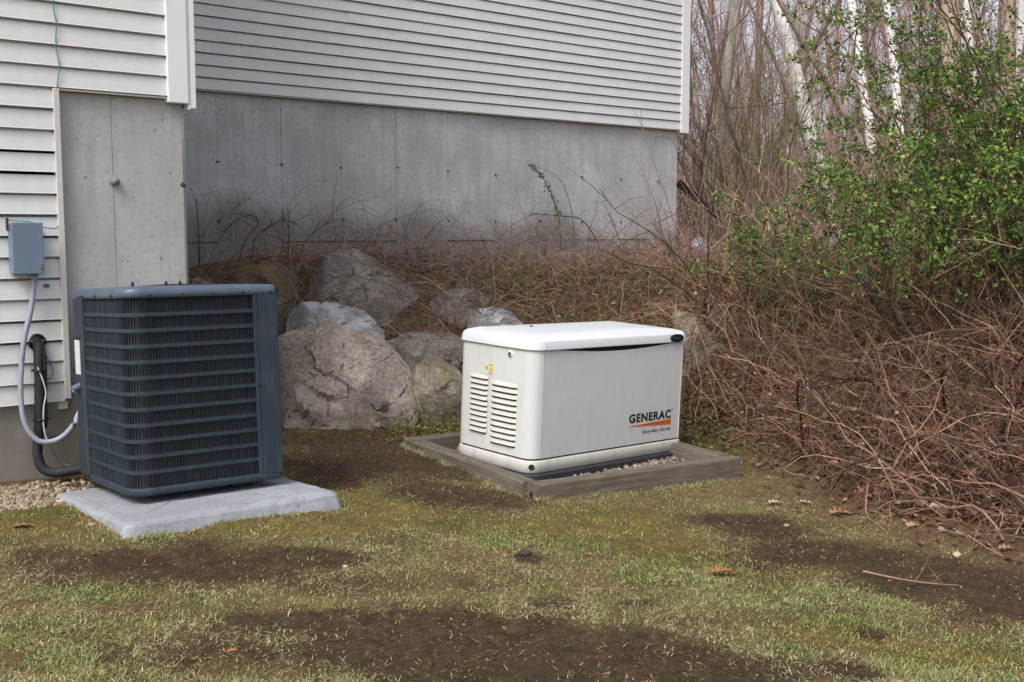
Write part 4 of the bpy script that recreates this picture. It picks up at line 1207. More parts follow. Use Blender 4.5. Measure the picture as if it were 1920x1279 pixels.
scatter(a, DEADV, DEADF, P, S, Rm, C)
tag(a.build('leaf_litter', M['litter']), 'brown dead leaf litter under the brambles on the bank', 'leaf litter', kind='stuff')

# red canes matted over the bank behind the generator
n_ = 3600
s_, t_ = rng.uniform(3.4, 11.0, n_), rng.uniform(6.3, 8.75, n_)
x_, y_ = from_house(s_, t_)
d_ = foot_dist(x_, y_)
k = (d_ > 0.25) & (rng.random(n_) < np.where(s_ < 5.2, 0.4, 1.0))
x_, y_ = x_[k], y_[k]; n_ = len(x_)
st_ = np.stack([x_, y_, ground(x_, y_)], 1)
d0 = np.stack([rng.normal(-0.1, 0.7, n_), rng.normal(-0.25, 0.6, n_), rng.uniform(0.2, 0.9, n_)], 1)
P = grow(st_, d0, rng.uniform(0.4, 1.0, n_), 9, 0.20, 0.18, 0.02)
_, tt = to_house(P[..., 0], P[..., 1]); ssx, _ = to_house(P[..., 0], P[..., 1])
over = np.maximum(tt - 8.97, 0) * (ssx < 10.2)                 # keep clear of the wall
P[..., 0] += over * HS; P[..., 1] -= over * HC
a = Acc(); tubes(a, P, taper(n_, 9, rng.uniform(0.002, 0.0045, n_)), colmix(n_, RED), 3)
b_, bd_, _ = branch(P, 4200)
P2 = grow(b_, bd_, rng.uniform(0.1, 0.35, len(b_)), 5, 0.08, 0.2, 0.02)
_, tt = to_house(P2[..., 0], P2[..., 1]); ssx, _ = to_house(P2[..., 0], P2[..., 1])
over = np.maximum(tt - 8.97, 0) * (ssx < 10.2)
P2[..., 0] += over * HS; P2[..., 1] -= over * HC
tubes(a, P2, taper(len(b_), 5, np.full(len(b_), 0.0018)), colmix(len(b_), RED), 3)
rt = np.concatenate(ROCKTOPS)                                  # canes trailing over the stones
rt = rt[(foot_dist(rt[:, 0], rt[:, 1]) > 0.35)]
rt = rt[rng.integers(0, len(rt), 240)]
rt = rt + np.array([0, 0.05, 0.0])
P3 = grow(rt, np.stack([rng.normal(0.3, 0.8, len(rt)), rng.normal(-0.2, 0.6, len(rt)), rng.uniform(0.2, 0.8, len(rt))], 1), rng.uniform(0.3, 0.9, len(rt)), 11, 0.12, 0.14, 0.02)
tubes(a, P3, taper(len(rt), 11, rng.uniform(0.002, 0.004, len(rt))), colmix(len(rt), RED), 3)
tag(a.build('bank_brambles', M['twig']), 'mat of thin reddish bramble canes over the bank below the concrete wall', 'brambles', kind='stuff')

# low green growth on the bank
n_ = 15000
cen = np.array([at(px, py, Y_)[:2] for px, py, Y_ in [(760, 655, 7.6), (850, 665, 7.5), (800, 700, 7.4), (960, 560, 8.1), (1010, 590, 7.9), (1060, 560, 8.4), (1130, 590, 7.9), (1200, 590, 7.9), (1240, 560, 8.5), (1300, 530, 9.4), (950, 510, 9.0), (1340, 500, 10.2), (1320, 660, 7.2), (1290, 700, 7.0), (1400, 500, 10.0), (1440, 520, 9.0), (860, 770, 7.0), (1000, 545, 8.8), (1100, 530, 9.2), (1180, 545, 9.0), (880, 550, 8.6), (1240, 600, 7.9), (1420, 480, 11.0)]])
k = rng.integers(0, len(cen), n_)
x_ = cen[k, 0] + rng.normal(0, 0.28, n_); y_ = cen[k, 1] + rng.normal(0, 0.32, n_)
keep = (to_house(x_, y_)[1] < 8.9)
x_, y_ = x_[keep], y_[keep]
P = np.stack([x_, y_, ground(x_, y_) + np.abs(rng.normal(0.03, 0.05, len(x_)))], 1)
a = Acc(); Rm, S, C = leaves(a, P, 0.026, [srgb(96, 118, 50), srgb(122, 132, 58), srgb(76, 96, 48), srgb(150, 140, 70), srgb(120, 100, 56)], [.3, .25, .2, .1, .15], flat=0.7)
scatter(a, LEAFV, LEAFF, P, S, Rm, C)
tag(a.build('bank_greenery', M['leaf']), 'low patches of small green leaves on the rock bank', 'ground cover', kind='stuff')

# brown thicket on the right
n_ = 5800
sg = rng.integers(5, 10, n_); u_ = rng.random(n_)
A_, B_ = FOOT[sg], FOOT[sg + 1]
dv = B_ - A_; nv_ = norm(np.stack([-dv[:, 1], dv[:, 0]], 1))
off = np.abs(rng.gamma(1.5, 1.1, n_)) + 0.05
base = A_ + dv * u_[:, None] + nv_ * off[:, None]
x_, y_ = base.T
keep = (to_house(x_, y_)[1] < 8.8) & (np.hypot(x_, y_) > 2.8)
x_, y_ = x_[keep], y_[keep]; n_ = len(x_); nv_ = nv_[keep]; off = off[keep]
st_ = np.stack([x_, y_, ground(x_, y_)], 1)
d0 = np.stack([rng.normal(0, 0.8, n_), rng.normal(0, 0.8, n_), rng.uniform(0.1, 1.2, n_)], 1)
Lc = rng.uniform(0.3, 1.15, n_)
P = grow(st_, d0, Lc, 10, rng.uniform(0.0, 0.22, n_), 0.20, 0.01)
def inside(P, lim=-0.22):                                   # canes that would reach over the lawn or the generator are trampled away
    fd = foot_dist(P[..., 0], P[..., 1]).min(1)
    return fd > lim
k = inside(P); P = P[k]; n_ = len(P)
a = Acc(); tubes(a, P, taper(n_, 10, rng.gamma(2.6, 0.0010, n_) + 0.0008), colmix(n_, TAN), 3)
b_, bd_, _ = branch(P, 11000, 0.1, 1.0, 1.2)
P2 = grow(b_, bd_, rng.uniform(0.08, 0.38, len(b_)), 5, 0.02, 0.24, 0.01)
P2 = P2[inside(P2)]; b_ = b_[:len(P2)]
tubes(a, P2, taper(len(b_), 5, rng.uniform(0.0013, 0.0026, len(b_))), colmix(len(b_), TAN), 3)
kk = rng.integers(0, len(st_), 110)                          # the old, thick canes
P4 = grow(st_[kk], np.stack([rng.normal(0, 0.5, 110), rng.normal(0, 0.5, 110), rng.uniform(0.5, 1.2, 110)], 1), rng.uniform(0.7, 1.7, 110), 16, rng.uniform(0.02, 0.12, 110), 0.11, 0.01)
P4 = P4[inside(P4)]
tubes(a, P4, taper(len(P4), 16, rng.uniform(0.005, 0.011, len(P4)), 0.3), colmix(len(P4), DARKT), 5)
b4, d4, _ = branch(P4, 500, 0.3, 1.0, 0.6)
P5 = grow(b4, d4, rng.uniform(0.15, 0.6, 500), 7, 0.03, 0.14, 0.01); P5 = P5[inside(P5)]
tubes(a, P5, taper(len(P5), 7, rng.uniform(0.002, 0.005, len(P5)), 0.3), colmix(len(P5), DARKT + TAN), 4)
tag(a.build('bramble_thicket', M['twig']), 'dense tangle of bare brown bramble canes right of the generator', 'brambles', kind='stuff')

# ---------------------------------------------------------------- shrubs
def keep_out(P):                                             # stay outside the house
    s2, t2 = to_house(P[..., 0], P[..., 1])
    over_ = np.maximum(t2 - 8.93, 0) * (s2 < 10.05)
    P[..., 0] += over_ * HS; P[..., 1] -= over_ * HC
    return P
def shrub(name, base, n_, length, lean, droop, spread, cols, leafcols, nleaf, leafsize, label, ntw=400, twl=0.35, r0=0.009, r_base=0.2, leaf_t=(0.35, 1.0), K=18, seed=1, clump=4, leafw=None, zmin=None, wand=0.055, xmin=None):
    rg = np.random.default_rng(seed)
    bx_, by_ = base; bz = gz1(bx_, by_)
    st_ = np.stack([rg.normal(bx_, r_base, n_), rg.normal(by_, r_base, n_), np.full(n_, 0.0)], 1)
    st_[:, 2] = ground(st_[:, 0], st_[:, 1]) - 0.03
    d0 = np.stack([rg.normal(lean[0], spread, n_), rg.normal(lean[1], spread, n_), np.full(n_, lean[2])], 1)
    L = rg.uniform(*length, n_)
    P = keep_out(grow(st_, d0, L, K, droop, wand, 0.02, rg)); P = P[inside(P, -0.1)]
    if xmin is not None: P = P[P[..., 0].min(1) > xmin]
    n_ = len(P)
    root = empty(name, (bx_, by_, bz)); O = np.array([bx_, by_, bz])
    tag(root, label, 'shrub')
    a = Acc(); tubes(a, P - O, taper(n_, K, rg.uniform(0.5, 1.2, n_) * r0, 0.25), colmix(n_, cols, rg=rg), 5)
    b1, d1, _ = branch(P, ntw, 0.2, 1.0, 0.5, rg)
    T1 = keep_out(grow(b1, d1, rg.uniform(0.4, 1.3, ntw) * twl, 7, droop * 0.7, 0.10, 0.02, rg))
    tubes(a, T1 - O, taper(ntw, 7, rg.uniform(0.25, 0.45, ntw) * r0, 0.35), colmix(ntw, cols, rg=rg), 3)
    nt2 = ntw * 2
    b2, d2, _ = branch(T1, nt2, 0.2, 1.0, 0.6, rg)
    T2 = keep_out(grow(b2, d2, rg.uniform(0.4, 1.2, nt2) * twl * 0.45, 5, droop * 0.4, 0.12, 0.02, rg))
    tubes(a, T2 - O, taper(nt2, 5, np.full(nt2, 0.17 * r0), 0.5), colmix(nt2, cols, rg=rg), 3)
    a.build('stems', M['twig'], root)
    if nleaf:
        c1, _, _ = branch(T1, nleaf // clump // 2, *leaf_t, 0.5, rg); c2, _, _ = branch(T2, nleaf // clump // 2, 0.1, 1.0, 0.5, rg)
        cc = np.concatenate([c1, c2])
        if zmin is not None: cc = cc[(cc[:, 2] > zmin + rg.normal(0, 0.12, len(cc)))]
        LP = np.repeat(cc, clump, 0) + rg.normal(0, leafsize * (0.45 + 0.035 * clump), (len(cc) * clump, 3))
        LP = keep_out(LP)
        a = Acc(); Rm, S, C = leaves(a, LP, leafsize, leafcols, leafw, rg)
        scatter(a, LEAFV, LEAFF, LP - O, S, Rm, C)
        a.build('foliage', M['leaf'], root)
    return root
GRN = [srgb(78, 112, 52), srgb(108, 138, 62), srgb(142, 162, 76), srgb(52, 82, 46), srgb(172, 172, 88)]
GW_ = [.32, .3, .16, .17, .05]
OLV = [srgb(78, 64, 50), srgb(104, 86, 66), srgb(60, 48, 42), srgb(128, 98, 80)]
shrub('leafy_shrub', (2.75, 6.9), 56, (1.1, 2.2), (-0.05, 0.0, 1.3), 0.045, 0.34, OLV, GRN, 42000, 0.029, 'large shrub with fresh green leaves in front of the birches', 1100, 0.5, 0.010, 0.34, seed=21, leafw=GW_, zmin=1.08, clump=8, wand=0.10, xmin=1.68)
shrub('leafy_shrub', (3.7, 7.3), 30, (2.0, 3.2), (-0.34, -0.05, 1.5), 0.040, 0.22, OLV, GRN, 16000, 0.028, 'taller arching shrub with sparse green leaves at the right edge', 420, 0.5, 0.012, 0.3, seed=22, leafw=GW_, zmin=1.3, clump=8, xmin=1.9)
shrub('leafy_shrub', (2.05, 8.6), 22, (0.35, 0.75), (-0.05, 0.0, 1.2), 0.05, 0.35, OLV, [srgb(92, 122, 60), srgb(130, 146, 70), srgb(72, 98, 56)], 9000, 0.026, 'low shrub with pale green leaves between the house corner and the large shrub', 260, 0.32, 0.007, 0.25, seed=23, wand=0.08, xmin=1.72)
shrub('bare_shrub', (3.15, 15.0), 40, (2.0, 3.6), (-0.03, 0.0, 1.7), 0.020, 0.20, [srgb(116, 102, 78), srgb(138, 118, 92), srgb(100, 86, 68), srgb(130, 120, 84)], [srgb(138, 134, 70), srgb(158, 146, 80)], 3200, 0.018, 'tall olive brown shrub of fine bare twigs just beyond the house corner', 800, 0.9, 0.010, 0.3, seed=24, clump=2)
shrub('bare_shrub', (4.6, 13.5), 26, (0.9, 1.7), (-0.05, 0.0, 1.6), 0.035, 0.3, [srgb(112, 92, 76), srgb(132, 108, 88), srgb(92, 74, 62)], None, 0, 0.016, 'brown twiggy shrub standing behind the large leafy shrub', 400, 0.5, 0.009, 0.4, seed=25, clump=2)
shrub('bare_shrub', (-2.05, 9.35), 14, (0.5, 1.05), (0.15, -0.12, 1.2), 0.10, 0.35, RED, None, 0, 0, 'small bare arching shrub in front of the stained wall above the condenser', 60, 0.35, 0.0065, 0.22, seed=26)
shrub('bare_shrub', (2.25, 6.0), 30, (0.6, 1.3), (0.0, 0.0, 1.2), 0.07, 0.5, DARKT, GRN, 900, 0.026, 'dark bare stemmed shrub under the large leafy shrub', 360, 0.4, 0.009, 0.35, seed=27, leafw=GW_, zmin=0.8, wand=0.13)
shrub('bare_shrub', (2.95, 5.0), 34, (0.6, 1.3), (0.0, 0.0, 1.1), 0.08, 0.5, TAN, None, 0, 0, 'tan bare bramble bush at the right edge in front of the leafy shrubs', 360, 0.4, 0.007, 0.35, seed=28, wand=0.13)

# single canes that stand out against the wall and lawn
def cane(name, pts, r, cols, label, cat='cane', leafn=0, side=0, seed=0, n_=24, leafsize=0.03):
    rg = np.random.default_rng(seed)
    P = smooth_path(pts, n_); O = P[0].copy()
    root = empty(name, tuple(O)); tag(root, label, cat)
    a = Acc(); tubes(a, P - O, np.linspace(r, r * 0.35, n_), cols, 5); 
    if side:
        b1, d1, _ = branch(P[None], side, 0.3, 0.95, 0.6, rg)
        T1 = keep_out(grow(b1, d1, rg.uniform(0.08, 0.3, side), 6, 0.03, 0.15, 0.02, rg)); tubes(a, T1 - O, taper(side, 6, np.full(side, r * 0.4)), cols, 3)
    a.build('stem', M['twig'], root)
    if leafn:
        c1, _, _ = branch(P[None], leafn // 3, 0.3, 1.0, 0.5, rg)
        LP = np.repeat(c1, 3, 0) + rg.normal(0, 0.015, (len(c1) * 3, 3))
        a = Acc(); Rm, S, C = leaves(a, LP, leafsize, GRN, GW_, rg); scatter(a, LEAFV, LEAFF, LP - O, S, Rm, C); a.build('foliage', M['leaf'], root)
    return root
def wallpt(px, py, off=0.12):                     # a point just in front of the back wall
    r = ray(px, py); t = (BT - off) / (-r[0] * HS + r[1] * HC)
    return r * t + np.array([0, 0, EYE])
cane('leafy_cane', [wallpt(1052, 490), wallpt(1050, 430), wallpt(1042, 385), wallpt(1025, 345), wallpt(1005, 318), wallpt(990, 306)], 0.007, srgb(92, 86, 56), 'single upright cane with small green leaves in front of the concrete wall', 'cane', 110, 5, 3)
cane('arching_cane', [wallpt(1135, 500), wallpt(1118, 450), wallpt(1090, 412), wallpt(1050, 405), wallpt(1010, 402), wallpt(992, 404)], 0.008, srgb(84, 62, 54), 'dark arching cane bending left in front of the concrete wall', 'cane', 24, 8, 4)
cane('arching_cane', [wallpt(1078, 480), wallpt(1072, 400), wallpt(1055, 345), wallpt(1030, 322), wallpt(1010, 316)], 0.005, srgb(104, 82, 66), 'thin tall cane arching over the leafy one by the wall', 'cane', 0, 4, 5)
cane('bare_sapling', [wallpt(1178, 480), wallpt(1160, 445), wallpt(1148, 415), wallpt(1136, 388)], 0.007, srgb(88, 70, 60), 'bare forked sapling near the right end of the concrete wall', 'sapling', 0, 10, 6)
cane('bare_sapling', [wallpt(920, 490), wallpt(910, 465), wallpt(901, 440)], 0.010, srgb(70, 56, 50), 'short dark stick leaning before the middle of the concrete wall', 'stick', 0, 0, 7)
cane('bare_sapling', [wallpt(374, 500), wallpt(373, 450), wallpt(368, 372)], 0.007, srgb(66, 52, 48), 'straight bare stem close to the concrete corner', 'sapling', 0, 3, 8)
cane('bare_sapling', [wallpt(540, 505), wallpt(541, 450), wallpt(540, 388)], 0.007, srgb(70, 56, 50), 'straight bare stem in front of the stained concrete panel', 'sapling', 0, 3, 9)
cane('arching_cane', [wallpt(445, 505), wallpt(460, 450), wallpt(485, 418), wallpt(470, 404), wallpt(440, 415), wallpt(418, 440)], 0.008, srgb(92, 70, 62), 'curled bare cane arching before the stained wall', 'cane', 0, 16, 10)
cane('arching_cane', [wallpt(468, 510), wallpt(478, 450), wallpt(500, 428), wallpt(530, 415), wallpt(560, 420)], 0.007, srgb(98, 74, 64), 'bare cane spreading right before the stained wall', 'cane', 0, 16, 12)
cane('climbing_vine', [wallpt(1290, 330, .03), wallpt(1272, 285, .03), wallpt(1258, 262, .03), wallpt(1232, 256, .03), wallpt(1222, 275, .03)], 0.004, srgb(84, 72, 62), 'thin bare vine hooked round the corner under the far end of the siding', 'vine', 0, 6, 13)
sp = [atz(1620, 1024, 0.0), atz(1680, 1038, 0.0), atz(1740, 1050, 0.0), atz(1800, 1052, 0.0)]
sp = [np.array([p[0], p[1], gz1(p[0], p[1]) + 0.012]) for p in sp]
cane('fallen_twig', sp, 0.0042, srgb(150, 124, 106), 'long pale fallen twig lying on the bare soil at right', 'twig', 0, 3, 14)
lg = [at(1272, 342, 14.5), at(1310, 375, 14.4), at(1350, 408, 14.3), at(1392, 440, 14.2)]
a = Acc(); P = smooth_path(lg, 14); tubes(a, P - P[-1], np.linspace(0.052, 0.04, 14), (1, 1, 1), 8, True)
tag(a.build('fallen_log', M['dark_bark'], None, True, tuple(P[-1])), 'dark fallen log leaning down behind the house corner', 'log')

# ---------------------------------------------------------------- trees
def tree(name, p0, p1, Y, wpx, mat, label, seed, height=11.0, nb=26, twig=None, cat='tree', nt1=260):
    """p0 (upper) and p1 (lower): pixels on the trunk seen Y metres ahead"""
    rg = np.random.default_rng(seed)
    A, B = at(*p0, Y), at(*p1, Y)
    d = (A - B) / np.linalg.norm(A - B)
    g = gz1(B[0], B[1])
    base = B - d * ((B[2] - g) / d[2])
    base[2] = gz1(base[0], base[1]) - 0.05
    Ltot = height / d[2]
    r = wpx * Y / FPX / 2
    k = np.linspace(0, 1, 22)
    P = base + d * (k * Ltot)[:, None]
    wob = np.cumsum(rg.normal(0, 0.012, (22, 2)), 0); P[:, :2] += wob - wob[5]
    root = empty(name, tuple(base)); tag(root, label, cat)
    a = Acc(); tubes(a, P - base, r * (1.12 - 0.8 * k) * (1 + 0.3 * np.exp(-k * 30)), (1, 1, 1), 10); a.build('trunk', mat, root, True)
    twig = twig or [srgb(98, 84, 76), srgb(120, 104, 96), srgb(82, 68, 62)]
    b1, d1, _ = branch(P[None], nb, 0.40, 0.98, 0.9, rg)
    d1[:, 2] = np.abs(d1[:, 2]) * 0.4 + 0.25
    T1 = grow(b1, d1, rg.uniform(1.0, 3.2, nb), 9, -0.02, 0.10, None, rg)
    a = Acc(); tubes(a, T1 - base, taper(nb, 9, rg.uniform(0.12, 0.3, nb) * r, 0.25), colmix(nb, twig, rg=rg), 4)
    b2, d2, _ = branch(T1, nt1, 0.15, 1.0, 0.7, rg)
    T2 = grow(b2, d2, rg.uniform(0.4, 1.4, nt1), 6, 0.0, 0.12, None, rg)
    tubes(a, T2 - base, taper(nt1, 6, np.full(nt1, 0.007), 0.4), colmix(nt1, twig, rg=rg), 3)
    b3, d3, _ = branch(T2, nt1 * 2, 0.15, 1.0, 0.7, rg)
    T3 = grow(b3, d3, rg.uniform(0.2, 0.6, nt1 * 2), 4, 0.0, 0.12, None, rg)
    tubes(a, T3 - base, taper(nt1 * 2, 4, np.full(nt1 * 2, 0.004), 0.5), colmix(nt1 * 2, twig, rg=rg), 3)
    a.build('crown', M['woods'], root)
    return root
tree('birch_tree', (1456, 0), (1520, 240), 15.5, 27, M['birch'], 'thickest white birch leaning left, nearest the house', 31)
tree('bare_tree', (1470, 10), (1598, 235), 15.0, 13, M['brown_bark'], 'thin brown trunk slanting just right of the leaning birch', 32, 8.0, 14)
tree('birch_tree', (1594, 0), (1632, 250), 16.5, 18, M['birch'], 'slender white birch second from the house', 33)
tree('birch_tree', (1664, 0), (1692, 280), 17.5, 16, M['birch'], 'slender white birch third from the house', 34)
tree('bare_tree', (1776, 0), (1788, 220), 14.5, 44, M['tan_bark'], 'stout trunk with flaky tan bark behind the leafy shrub', 35, 13.0)
tree('birch_tree', (1808, 0), (1838, 230), 18.0, 13, M['birch'], 'thin white birch right of the stout tan trunk', 36)
tree('bare_tree', (1892, 0), (1884, 200), 15.5, 26, M['tan_bark'], 'tan trunk near the right edge of the picture', 37)
tree('birch_tree', (1916, 0), (1910, 190), 19.0, 14, M['birch'], 'white birch at the very right edge', 38)
tree('bare_tree', (1380, 0), (1366, 110), 19.0, 22, M['grey_bark'], 'pale grey green trunk just right of the house corner', 39, 12.0)
tree('bare_tree', (1332, 0), (1340, 150), 24.0, 12, M['brown_bark'], 'slim brown trunk between the house corner and the grey green trunk', 40, 12.0)
tree('bare_tree', (1425, 0), (1420, 150), 26.0, 14, M['brown_bark'], 'slim brown trunk between the grey green trunk and the leaning birch', 41, 13.0)

# woodland behind: reads as one mass
a = Acc()
n_ = 520
ang = np.radians(rng.uniform(2, 36, n_)); r_ = 20 + 55 * rng.random(n_) ** 0.8
x_, y_ = r_ * np.sin(ang), r_ * np.cos(ang)
st_ = np.stack([x_, y_, ground(x_, y_) - 0.1], 1)
h_ = rng.uniform(5, 15, n_)
d0 = np.stack([rng.normal(0, 0.17, n_), rng.normal(0, 0.17, n_), np.ones(n_)], 1)
P = grow(st_, d0, h_, 12, -0.01, 0.05, None)
FAR = [srgb(140, 123, 122), srgb(156, 140, 138), srgb(120, 104, 103), srgb(170, 156, 152), srgb(142, 112, 107)]
tubes(a, P, taper(n_, 12, rng.gamma(1.6, 0.022, n_) + 0.012, 0.2), colmix(n_, FAR), 5)
nb = 8500
b1, d1, bi_ = branch(P, nb, 0.10, 1.0, 1.1); d1[:, 2] = np.abs(d1[:, 2]) * 0.8 + 0.1
T1 = grow(b1, d1, rng.uniform(0.6, 2.6, nb), 6, -0.02, 0.12, None)
tubes(a, T1, taper(nb, 6, rng.uniform(0.006, 0.016, nb), 0.35), colmix(nb, FAR), 3)
nb2 = 15000
b2, d2, _ = branch(T1, nb2, 0.2, 1.0, 0.7)
T2 = grow(b2, d2, rng.uniform(0.4, 1.3, nb2), 4, 0.0, 0.12, None)
tubes(a, T2, taper(nb2, 4, rng.uniform(0.006, 0.011, nb2), 0.5), colmix(nb2, FAR), 3)
tag(a.build('far_woods', M['woods']), 'grey brown bare woodland filling the background beyond the birches', 'woods', kind='stuff')
a = Acc()
n_ = 2300
ang = np.radians(rng.uniform(6, 34, n_)); r_ = 11.5 + 24 * rng.random(n_)
x_, y_ = r_ * np.sin(ang), r_ * np.cos(ang)
hs_, ht_ = to_house(x_, y_)
k = ~((ht_ > 8.6) & (hs_ < 10.5)); x_, y_ = x_[k], y_[k]; n_ = len(x_)
st_ = np.stack([x_, y_, ground(x_, y_)], 1)
P = grow(st_, np.stack([rng.normal(0, 0.4, n_), rng.normal(0, 0.4, n_), np.ones(n_)], 1), rng.uniform(0.6, 1.9, n_), 8, 0.03, 0.08, 0.02)
UND = [srgb(152, 128, 118), srgb(130, 108, 100), srgb(170, 146, 130), srgb(142, 128, 100), srgb(118, 100, 92)]
tubes(a, P, taper(n_, 8, rng.uniform(0.004, 0.011, n_), 0.3), colmix(n_, UND), 3)
b1, d1, _ = branch(P, 4200, 0.2, 1.0, 0.6)
T1 = grow(b1, d1, rng.uniform(0.3, 1.0, len(b1)), 5, 0.0, 0.12, None)
tubes(a, T1, taper(len(b1), 5, rng.uniform(0.003, 0.006, len(b1)), 0.4), colmix(len(b1), UND), 3)
tag(a.build('woodland_brush', M['woods']), 'brown leafless undergrowth at the edge of the woods', 'undergrowth', kind='stuff')

# ---------------------------------------------------------------- lawn
def blades(acc, x, y, length, elev, width, cols, w=None, jit=0.3, lift=0.0):
    n_ = len(x)
    z = ground(x, y) + lift
    yaw = rng.uniform(0, 2 * math.pi, n_)
    l = length * rng.uniform(0.5, 1.5, n_); e = np.clip(elev + rng.normal(0, 0.25, n_), 0.02, 1.5)
    h = np.stack([np.cos(yaw), np.sin(yaw)], 1)
    side = np.stack([-h[:, 1], h[:, 0], np.zeros(n_)], 1)
    p0 = np.stack([x, y, z], 1)
    curl = rng.normal(0, 0.35, n_)
    d1 = np.concatenate([h * np.cos(e)[:, None], np.sin(e)[:, None]], 1)
    e2 = e - rng.uniform(0.1, 0.9, n_)
    h2 = np.stack([np.cos(yaw + curl), np.sin(yaw + curl)], 1)
    d2 = np.concatenate([h2 * np.cos(e2)[:, None], np.sin(e2)[:, None]], 1)
    p1 = p0 + d1 * (l * 0.55)[:, None]; p2 = p1 + d2 * (l * 0.45)[:, None]
    wd = (width * rng.uniform(0.7, 1.3, n_))[:, None]
    V = np.stack([p0 - side * wd, p0 + side * wd, p1 + side * wd * 0.8, p1 - side * wd * 0.8, p2], 1)
    i = (np.arange(n_) * 5)[:, None]
    C = np.repeat(colmix(n_, cols, w, jit), 5, 0)
    v0 = acc.n
    acc.add(V.reshape(-1, 3), i + np.array([[0, 1, 2, 3]]), C)
    acc.more(i + np.array([[3, 2, 4]]), v0)
def lawn_pts(n_, prob):
    # denser towards the viewer, where single blades can be seen
    y = 2.65 + 4.4 * rng.random(n_) ** 1.6
    x = (rng.random(n_) * 2 - 1) * (0.62 * y + 0.25)
    so, mo, gr_, li = cover(x, y)
    s2, t2 = to_house(x, y)
    ok = (t2 < WT - 0.05) | (s2 > 2.6)
    # not under the slab, not inside the frame
    lx_ = (x + 1.515) * math.cos(.669) + (y - 4.25) * math.sin(.669); ly_ = -(x + 1.515) * math.sin(.669) + (y - 4.25) * math.cos(.669)
    ok &= ~((lx_ > -0.03) & (lx_ < .97) & (ly_ > -0.03) & (ly_ < .96))
    fx_ = (x - .1) * math.cos(FYAW) + (y - 5.465) * math.sin(FYAW); fy_ = -(x - .1) * math.sin(FYAW) + (y - 5.465) * math.cos(FYAW)
    ok &= ~((fx_ > -0.01) & (fx_ < FW + .01) & (fy_ > -0.01) & (fy_ < FD + .01))
    ok &= rng.random(n_) < prob(so, mo, gr_, li, x, y)
    return x[ok], y[ok]
patch = lambda x, y: sstep(0.38, 0.62, fbm(x * 5 + 1.3, y * 5, 3))
STRAW = [srgb(184, 170, 130), srgb(160, 146, 106), srgb(206, 192, 156), srgb(134, 124, 88)]
GRASS = [srgb(116, 140, 74), srgb(146, 162, 94), srgb(92, 122, 64), srgb(170, 174, 114)]
MOSSC = [srgb(136, 130, 74), srgb(154, 144, 88), srgb(120, 120, 72), srgb(150, 128, 84)]
a = Acc()
x_, y_ = lawn_pts(380000, lambda so, mo, gr_, li, x, y: (1 - so * 0.95) * (1 - 0.75 * mo) * (1 - li) * (0.25 + 0.75 * patch(x, y)) * 0.8)
blades(a, x_, y_, 0.021, 0.24, 0.0009, STRAW, lift=0.004, jit=0.4)
def edge_pts(cx, cy, yaw, w, d, n_, out=0.03):          # tufts hugging the sides of the slab and the timbers
    q = rng.random(n_) * 2 * (w + d); o_ = np.abs(rng.normal(0, out, n_)) + 0.004
    side = np.digitize(q, [w, w + d, 2 * w + d])
    lx = np.select([side == 0, side == 1, side == 2, side == 3], [q, w + o_, q - w - d, -o_]); ly = np.select([side == 0, side == 1, side == 2, side == 3], [-o_, q - w, d + o_, q - 2 * w - d])
    x = cx + lx * math.cos(yaw) - ly * math.sin(yaw); y = cy + lx * math.sin(yaw) + ly * math.cos(yaw)
    k = fbm(x * 6, y * 6, 3) > 0.45
    return x[k], y[k]
EX, EY = np.concatenate([np.stack(edge_pts(-1.515 + .03 * .2, 4.25, .669, 0.968, 0.957, 5200, 0.035)), np.stack(edge_pts(.1, 5.465, FYAW, FW, FD, 3600, 0.03))], 1)
blades(a, EX, EY, 0.034, 0.6, 0.0010, STRAW, lift=0.002)
tag(a.build('dead_grass', M['blade']), 'matted straw coloured dead grass over the lawn', 'grass', kind='stuff')
a = Acc()
x_, y_ = lawn_pts(300000, lambda so, mo, gr_, li, x, y: np.clip(0.40 * (1 - so) * (0.2 + 0.8 * patch(x + 9, y)) + 0.75 * gr_, 0, 1) * (1 - 0.9 * li) * (1 - 0.5 * mo))
blades(a, x_, y_, 0.023, 0.6, 0.0010, GRASS, lift=0.002)
blades(a, EX[::3] + 0.01, EY[::3], 0.034, 0.8, 0.0011, GRASS, lift=0.002)
tag(a.build('green_grass', M['blade']), 'short green grass growing in tufts across the lawn', 'grass', kind='stuff')
a = Acc()
x_, y_ = lawn_pts(520000, lambda so, mo, gr_, li, x, y: (np.clip(mo, 0, 1) * (0.35 + 0.65 * sstep(0.4, 0.55, fbm(x * 16, y * 16, 3))) + 0.08 * (1 - so)) * (1 - 0.8 * li))
blades(a, x_, y_, 0.013, 0.7, 0.0017, MOSSC, lift=0.007, jit=0.55)
tag(a.build('moss', M['blade']), 'yellow green moss cushions between the slab and the timber frame', 'moss', kind='stuff')

